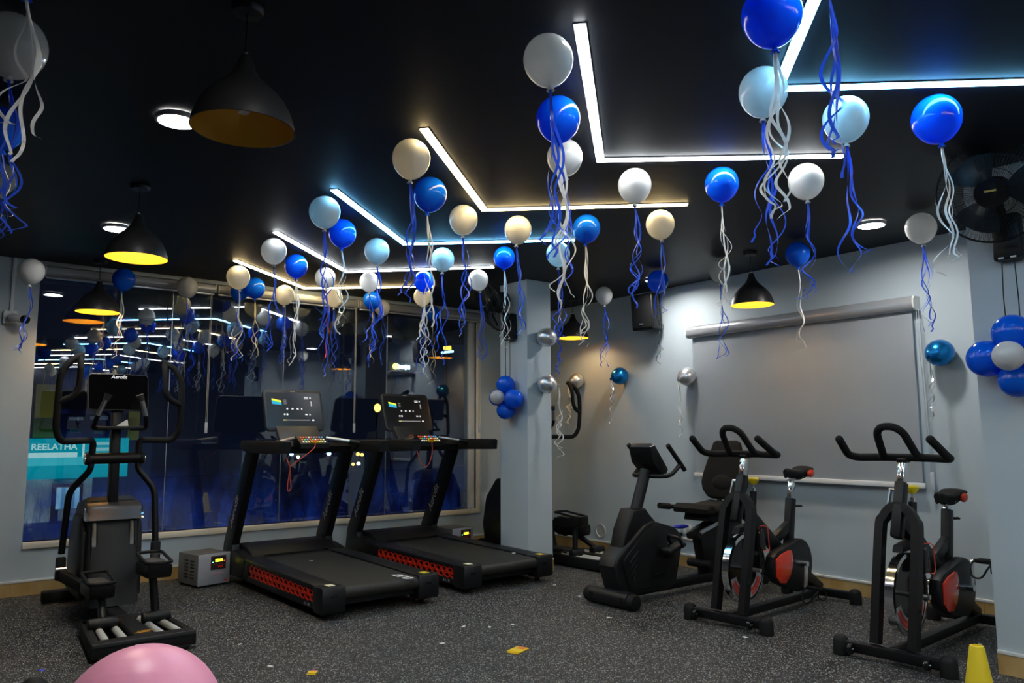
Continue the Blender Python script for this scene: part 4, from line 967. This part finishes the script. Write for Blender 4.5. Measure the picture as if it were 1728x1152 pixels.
# ================================================================== things on the walls
def speaker():
    a, b = on_x(1071, 500, XS - .16), on_x(1110, 556, XS - .16); yc = (a.y + b.y) / 2; zc = (a.z + b.z) / 2
    e = thing('loudspeaker', (XS, yc, zc), math.radians(6), 'black loudspeaker box high on the right wall', 'loudspeaker')
    G().box((-.14, 0, 0), (.16, .27, .37), (0, math.radians(-4), 0), bev=.018, seg=3).obj('cabinet', M_blk, e)
    G().box((-.225, 0, .0), (.012, .235, .335), (0, math.radians(-4), 0), bev=.008).obj('front_grille', M_blk2, e)
    G().box((-.224, 0, -.13), (.012, .05, .014), (0, math.radians(-4), 0)).obj('badge', M_steel, e)
    G().bb(-.07, 0.03, -.04, .04, -.10, .10, bev=.006).obj('wall_bracket', M_blk2, e)
    e.location.x = XS - .035
speaker()
def cctv():
    p = on_y(18, 536, YW); e = thing('security_camera', (p.x, YW, p.z), 0, 'white security camera with dark lens on the wall left of the window', 'security camera')
    G().bb(-.055, .045, -.035, 0, -.055, .055, bev=.008).obj('junction_box', M_white, e)
    for x, z in ((-.045, .045), (.035, .045), (-.045, -.045), (.035, -.045)): G().cyl((x, -.037, z), (x, -.034, z), .005, seg=10).obj('screw', M_steel, e)
    G().tube([(0, -.03, 0), (.015, -.06, -.005), (.02, -.085, -.01)], .016, 12).obj('mount_arm', M_white, e)
    G().cyl((.0, -.075, -.006), (.075, -.17, -.025), .036, seg=24, bev=.006).obj('camera_body', M_white, e)
    G().cyl((.0755, -.171, -.0252), (.098, -.20, -.031), .035, seg=24, bev=.005).obj('lens_hood', M_gloss, e)
    c = thing('cable_conduit', (p.x - .0, YW, 0), 0, 'thin white cable conduit running up to the ceiling above the security camera', 'conduit')
    G().bb(-.012, .012, -.016, 0, p.z + .055, H - .001, bev=.003).obj('duct', M_white, c)
    for z in (2.3, 2.62): G().bb(-.016, .016, -.019, 0, z, z + .02, bev=.002).obj('clip', M_white, c)
cctv()
def wall_bits():
    p = on_x(1157, 893, XS); e = thing('power_socket', (XS, p.y, p.z), 0, 'white power socket on the right wall behind the recumbent bike', 'socket')
    G().bb(-.012, 0, -.075, .075, -.045, .045, bev=.005).obj('plate', M_white, e)
    for y in (-.035, .035): G().bb(-.015, -.011, y - .02, y + .02, -.028, .028, bev=.002).obj('outlet', M_offw, e)
    G().box((-.05, .075, -.05), (.07, .10, .04), bev=.008).obj('plug_adapter', M_blk, e)
    t = thing('cable_trunking', (XS, p.y - .25, p.z - .085), 0, 'white horizontal cable trunking low on the wall behind the recumbent bike', 'trunking')
    G().bb(-.02, 0, -.35, .42, -.014, .014, bev=.003).obj('duct', M_white, t); G().bb(-.022, 0, .40, .425, -.017, .017, bev=.002).obj('end_cap', M_white, t)
    p = on_x(1014, 895, XS); r = thing('pipe_cover', (XS, p.y, p.z), 0, 'round grey pipe cover plate low on the wall by the corner', 'cover plate')
    G().lathe([(0, .004), (.062, .004), (.066, .012), (.074, .012), (.078, 0)], 32, Matrix.Rotation(-math.pi / 2, 4, 'Y')).obj('cover', mat('painted_cover', (.42, .45, .45), .5), r)
    G().cyl((-.004, 0, 0), (-.007, 0, 0), .006, seg=10).obj('screw', M_steel, r)
wall_bits()

# ================================================================== things on the floor
def stabiliser(x, y, rz, label):
    e = thing('voltage_stabiliser', (x, y, 0), rz, label, 'stabiliser box', 'grey voltage stabilisers')
    side = mat('dark_grey_case', (.13, .125, .115), .55)
    G().bb(-.145, .145, .006, .34, .02, .275, bev=.004).obj('case', side, e)
    G().bb(-.147, .147, -.004, .006, .018, .277, bev=.003).obj('front_plate', mat('silver_grey_plate', (.36, .37, .40), .45, .2), e); f = LAST()
    for i in range(6):
        for yy in (.10, .20): G().box((-.146, yy, .08 + i * .028), (.006, .06, .007), (0, math.radians(25), 0)).obj('louvre', M_blk2, e)
    for sx in (-.12, .12):
        for sy in (.03, .31): G().cyl((sx, sy, 0), (sx, sy, .02), .014, seg=12).obj('foot', M_blk2, e)
    G().bb(-.035, .105, -.007, -.003, .14, .255).obj('control_panel', mat('maroon_panel', (.10, .02, .025), .4), f)
    G().bb(-.028, .098, -.0085, -.006, .147, .248).obj('panel_inset', mat('dark_panel', (.025, .02, .025), .4), f)
    G().bb(.005, .070, -.0105, -.008, .205, .228).obj('lcd', emis('lcd_yellow', (.75, .8, .02), 1.2), f)
    G().bb(-.022, -.014, -.0105, -.008, .20, .207).obj('indicator_lamp', emis('led_green', (.1, .9, .3), 2), f)
    G().bb(.083, .089, -.0105, -.008, .205, .211).obj('indicator_lamp', emis('led_red', (.9, .05, .03), 1), f)
    for k in range(4): G().cyl((-.008 + k * .026, -.008, .185), (-.008 + k * .026, -.0115, .185), .005, seg=12).obj('push_button', M_red, f)
    G().bb(.03, .075, -.0105, -.008, .155, .172).obj('red_mark', M_red, f)
    G().bb(.092, .125, -.0055, -.0035, .035, .048).obj('red_badge', M_red, f); G().bb(-.02, .085, -.0052, -.0038, .10, .113).obj('faded_print', mat('faded_red_print', (.45, .24, .26), .5), f)
    return e
stabiliser(2.115, 6.985, math.radians(13), 'grey voltage stabiliser box on the floor left of the first treadmill')
stabiliser(4.79, 7.12, math.radians(6), 'grey voltage stabiliser box half hidden behind the second treadmill')
def pink_ball():
    r = .3
    for _ in range(30): p = on_z(237, 1228, r); r = 133 / FPX * depth(p)
    e = thing('exercise_ball', (p.x, p.y, 0), 0, 'pink exercise ball at the bottom left in front of the elliptical', 'exercise ball')
    prof = []
    for k in range(97):
        a = -math.pi / 2 + math.pi * k / 96; rr = r * (1 + .0022 * (1 if (k % 8 == 0 and 20 < k < 90) else 0)); prof.append((max(0, rr * math.cos(a)) if 0 < k < 96 else 0, rr * math.sin(a)))
    G().lathe(prof, 56, Matrix.Translation((0, 0, r)) @ Matrix.Rotation(math.radians(-24), 4, 'X') @ Matrix.Rotation(math.radians(10), 4, 'Y')).obj('ball_skin', M_pink, e, 80)
    G().lathe([(0, .004), (.010, .004), (.012, -.004), (0, -.004)], 14, Matrix.Translation((0, 0, r)) @ Matrix.Rotation(math.radians(-24), 4, 'X') @ Matrix.Translation((0, 0, r))).obj('valve_plug', M_white, e)
pink_ball()
def black_ball():
    r = .1
    for _ in range(30): p = on_z(55, 1170, r); r = 26 / FPX * depth(p)
    e = thing('medicine_ball', (p.x, p.y, 0), 0, 'rounded black object cut off by the bottom left edge', 'ball')
    G().lathe([(r * math.cos(a) * (1 - .01 * (k % 6 == 0)) if 0 < k < 36 else 0, r + r * math.sin(a)) for k, a in [(k, -math.pi / 2 + math.pi * k / 36) for k in range(37)]], 32).obj('ball_skin', M_blk2, e, 60)
    G().tube([(r * 1.004 * math.cos(t), r * 1.004 * math.sin(t), r) for t in [2 * math.pi * k / 32 for k in range(32)]], .004, 6, closed=True).obj('seam', M_char, e)
black_ball()
def cone():
    p = on_z(1657, 1212, 0); top = CAMP + ray(1650, 1092) * (depth(p) / ray(1650, 1092).dot(FW)); hh = top.z
    e = thing('training_cone', (p.x, p.y, 0), 0, 'yellow training cone at the bottom right by the pier', 'cone')
    rt = 10.5 / FPX * depth(p); rb = rt + (20.5 - 10.5) / 60 * 112 / FPX * depth(p)
    G().lathe([(rb, .012), (rt * 1.12, hh - .012), (rt, hh - .002), (rt * .75, hh), (rt * .68, hh - .01), (rt * .7, hh - .05)], 36).obj('cone_body', M_yel, e)
    G().prism(rrect(rb * 2.5, rb * 2.5, .02), 'z', 0, .013, bev=.004).obj('base_plate', M_yel, e)
cone()
def packet(px, py, w_, h_, rz, m1, m2, label):
    p = on_z(px, py, 0); e = thing('packet', (p.x, p.y, 0), rz, label, 'packet')
    G().box((0, 0, .006), (w_, h_, .010), bev=.004).obj('wrapper', m1, e)
    G().box((w_ * .28, -h_ * .1, .0118), (w_ * .38, h_ * .6, .0012)).obj('printed_patch', m2, e)
    for s in (-1, 1): G().box((s * (w_ / 2 + .004), 0, .003), (.012, h_ * .96, .002)).obj('crimp', m1, e)
packet(874, 1098, .115, .085, .35, mat('yellow_foil', (.78, .55, .02), .3), mat('orange_print', (.75, .22, .02), .4), 'yellow foil packet lying on the floor in the middle')
packet(527, 1136, .045, .05, .9, MATS['yellow_foil'], mat('pink_print', (.75, .12, .2), .4), 'tiny yellow and pink wrapper on the floor near the bottom edge')
SCR = [(746, 1085.5, 'white paper scrap on the floor up left of the yellow packet'), (782, 1057, 'white paper scrap, leftmost of three in a row behind the yellow packet'), (826, 1058, 'white paper scrap, middle of three in a row behind the yellow packet'),
       (865, 1053.5, 'white paper scrap, rightmost of three in a row behind the yellow packet'), (936, 987, 'tiny white paper scrap on the floor behind the second treadmill end'), (978, 1006, 'white paper scrap on the floor left of the recumbent bike foot'),
       (1027, 1042, 'white triangular paper scrap in front of the recumbent bike foot'), (1257, 1075, 'white paper scrap on the floor before the spin bike front foot'), (456, 1124, 'white paper scrap on the floor left of the tiny pink wrapper'),
       (405, 1087, 'beige paper scrap on the floor in front of the first treadmill'), (86, 1008, 'pale paper scrap on the floor by the left wall'), (1654, 1087, 'silvery paper scrap on the floor behind the yellow cone'), (70, 1131, 'tiny blue paper scrap on the floor at bottom left')]
def scraps():
    for i, (px, py, lb) in enumerate(SCR):
        rng = random.Random(i + 40); p = on_z(px, py, 0); a = rng.uniform(.014, .02); b_ = a * rng.uniform(.55, .85)
        P = [(-a, -b_ * .8), (a * .8, -b_), (a, b_ * .7), (-a * .7, b_)] if i != 6 else [(-a, -b_), (a * 1.1, -b_ * .4), (-a * .5, b_ * 1.2)]
        g = G(); g.prism(P, 'z', .0005, .0030)
        o = g.obj('paper_scrap', M_bluepl if 'blue' in lb else (mat('beige_paper', (.55, .5, .4), .7) if 'beige' in lb else M_paper)); o.location = (p.x, p.y, 0); o.rotation_euler.z = rng.uniform(0, 3); tag(o, lb, 'paper scrap', 'paper scraps on the floor')
    for px, py, z, lb in ((481, 946, .232, 'white paper scrap on the first treadmill belt, the left one'), (525, 946, .230, 'white paper scrap on the first treadmill belt, the right one'), (867, 933, .224, 'white paper scrap on the second treadmill belt')):
        p = on_z(px, py, z); o = G().prism([(-.02, -.010), (.012, -.014), (.02, .008), (-.012, .014)], 'z', .0, .0025).obj('paper_scrap', M_paper); o.location = p; tag(o, lb, 'paper scrap', 'paper scraps on the belts')
scraps()

# ================================================================== outside the window
def outside():
    YS = 13.0
    def A(px, py, y=YS): return on_y(px, py, y)
    # street and the building opposite
    struct(G().bb(-14, 22, YW + .25, 60, -3.2, -3.0).obj('street_ground', mat('night_asphalt', (.03, .03, .04), .8)))
    struct(G().bb(WX0 - 2, WX1 + 2, YW + .25, YW + 1.0, -.3, .05).obj('outer_ledge', mat('ledge_concrete', (.18, .18, .2), .8)))
    a, b = A(240, 503, 8.35), A(640, 545, 8.35)
    m = G().bb(a.x - .2, 6.2, 8.35, 8.5, A(400, 548, 8.35).z, H + .4).obj('outer_beam', mat('beige_plaster', (.42, .36, .26), .8)); struct(m)
    e = thing('shop_building', (0, YS, -3.0), 0, 'shop front with a glowing teal sign seen through the window behind the elliptical', 'building')
    def loc(p): return p - Vector((0, YS, -3.0))
    def panel(x0, y0, x1, y1, m, name, t0=0, t1=.1):
        a, b = loc(A(x0, y0)), loc(A(x1, y1)); return G().bb(a.x, b.x, t0 - .1, t1 - .1, b.z, a.z).obj(name, m, e)
    panel(-60, 560, 235, 1250, mat('night_wall', (.03, .05, .12), .8), 'facade', .25, .6)
    panel(20, 740, 212, 803, emis('teal_sign', (.0, .30, .36), .33), 'sign_board', .0, .2); sb = LAST()
    panel(0, 806, 152, 876, mat('shop_wall_paint', (.55, .66, .66), .8), 'shop_wall', .1, .3)
    panel(88, 817, 136, 880, mat('dark_door_frame', (.03, .02, .02), .6), 'door_frame', .06, .14)
    for i in range(5): panel(95 + i * 7.6, 822, 101 + i * 7.6, 858, emis('curtain_%d' % (i % 2), (.25, .55, .75) if i % 2 == 0 else (.10, .28, .45), .35), 'curtain_strip', .03, .07)
    panel(97, 858, 131, 876, mat('shop_counter', (.3, .4, .42), .6), 'counter', .02, .05)
    ye = mat('yellow_post_paint', (.65, .52, .08), .7)
    panel(62, 648, 95, 738, ye, 'yellow_panel', .1, .2); panel(218, 690, 234, 742, ye, 'yellow_post', .1, .2)
    bl = mat('banner_blue', (.015, .03, .22), .7); panel(100, 690, 212, 738, bl, 'banner', .12, .22)
    pg = mat('banner_pale', (.35, .40, .55), .7)
    for x0, y0, x1, y1 in ((116, 703, 140, 709), (152, 702, 182, 708), (118, 722, 136, 730), (158, 724, 172, 732)): panel(x0, y0, x1, y1, pg, 'banner_mark', .08, .13)
    fx = loc(A(120, 800)); G().bb(fx.x - 1.3, fx.x + 1.3, -1.25, -1.19, 1.0, 1.08, bev=.01).obj('lamp_bar', M_blk2, e)  # bar and arm added only to house the fill light below
    G().bar((fx.x, -1.22, 1.04), (fx.x, -.1, 1.04), .05, .05).obj('lamp_arm', M_blk2, e)
    ld = bpy.data.lights.new('lamp_bar_light', 'AREA'); ld.shape = 'RECTANGLE'; ld.size = 2.4; ld.size_y = .06; ld.energy = 26; ld.color = (.85, .97, 1)  # added light with no known source, brightens the shop wall
    lo = bpy.data.objects.new('lamp_bar_light', ld); COL.objects.link(lo); lo.parent = e; lo.location = (fx.x, -1.17, 1.04); lo.rotation_euler = (math.radians(100), 0, 0)
    z = loc(A(90, 754)); a = loc(A(51, 754)); b = loc(A(128, 754))
    sg = emis('sign_letters', (.42, .68, .64), .36)
    t = text('REELATHA', .30, sg, e, ((a.x + b.x) / 2, -.115, z.z), (math.pi / 2, 0, 0), bold=.006, ext=.01, name='sign_lettering')
    wd = max(v.co.x for v in t.data.vertices) - min(v.co.x for v in t.data.vertices); t.scale = ((b.x - a.x) / wd,) * 3
    panel(46, 764, 128, 771, sg, 'sign_line', -.02, .01); panel(138, 744, 139.5, 772, sg, 'sign_divider', -.02, .01); panel(150, 746, 190, 750, emis('sign_dim', (.25, .55, .55), .3), 'sign_line', -.02, .01); panel(150, 755, 188, 760, MATS['sign_dim'], 'sign_line', -.02, .01)
    panel(20, 772, 212, 782, emis('teal_bright', (.05, .55, .60), .28), 'sign_band', -.02, .005)
    # blue hoarding further right
    struct(G().bb(A(232, 700, 15).x, A(860, 700, 15).x + 4, 15, 15.2, -3, A(400, 800, 15).z).obj('street_wall', mat('blue_street_wall', (.015, .02, .06), .8)))
    # glowing signs and lamps far away
    YF = 22.0
    s1 = thing('neon_sign', A(667, 618, YF), 0, 'small white-blue neon sign with a yellow dot, seen above the second treadmill console', 'sign')
    k = depth(A(667, 618, YF)) / FPX
    G().cyl((0, 0, 0), (0, -.06, 0), 5 * k, seg=20).obj('yellow_dot', emis('neon_yellow', (.9, .85, .08), 3), s1)
    for i, hh in enumerate((8, 6, 7, 6, 9, 6, 7)): G().box((k * (7 + i * 3.3), 0, -k * .5), (k * 2.9, .05, k * hh), bev=k * .9).obj('neon_stroke', emis('neon_white', (.35, .75, 1), 2.4), s1)
    G().box((k * 12, .08, 0), (k * 44, .06, k * 16), bev=.02).obj('sign_back', M_blk2, s1)
    G().bb(-.04, .04, .10, .18, -3 - s1.location.z, 0).obj('sign_pole', M_blk2, s1)
    s2 = thing('neon_sign', A(755, 590, YF), 0, 'orange and cyan lit sign high outside near the window jamb', 'sign')
    G().box((0, 0, k * 3), (k * 15, .06, k * 7), (0, math.radians(-9), 0), bev=k).obj('orange_panel', emis('neon_orange', (1, .42, .02), 2.5), s2); G().box((0, 0, -k * 4), (k * 26, .06, k * 4), (0, math.radians(-9), 0), bev=k).obj('cyan_bar', emis('neon_cyan', (.3, .75, .95), 1.6), s2)
    G().bb(-.04, .04, .05, .12, -3 - s2.location.z, 0).obj('sign_pole', M_blk2, s2)
    for px, py, r_, c, lb in ((637, 688, 5.5, 'o', 'oval orange lamp outside left of the second treadmill console'), (492, 766, 3, 'b', 'blurred bluish street lamp below the first treadmill keypad, leftmost'), (503, 771, 2.4, 'w', 'small white street lamp under the first treadmill keypad'), (555, 765, 3.6, 'b', 'bluish street lamp left of the first treadmill right post'),
                              (604, 766, 3, 'o', 'orange street lamp between the treadmills, left of a pair'), (611, 767, 2.6, 'o', 'orange street lamp between the treadmills, right of a pair'), (596, 783, 2.4, 'o', 'faint orange lamp low between the treadmills'), (605, 782, 3, 'w', 'white street lamp low between the treadmills')):
        p = A(px, py, YF); l_ = thing('street_lamp', p, 0, lb, 'street lamp', 'distant lights outside')
        em = emis('lamp_' + c, {'o': (1, .45, .05), 'b': (.35, .65, 1), 'w': (.8, .95, 1)}[c], 3.0)
        G().ball((0, 0, 0), r_ * k, (1, 1, 1.25 if r_ > 5 else .9)).obj('lamp_globe', em, l_)
        G().bb(-.02, .02, .02, .06, -3 - p.z, -r_ * k * .6).obj('lamp_pole', M_blk2, l_)
outside()
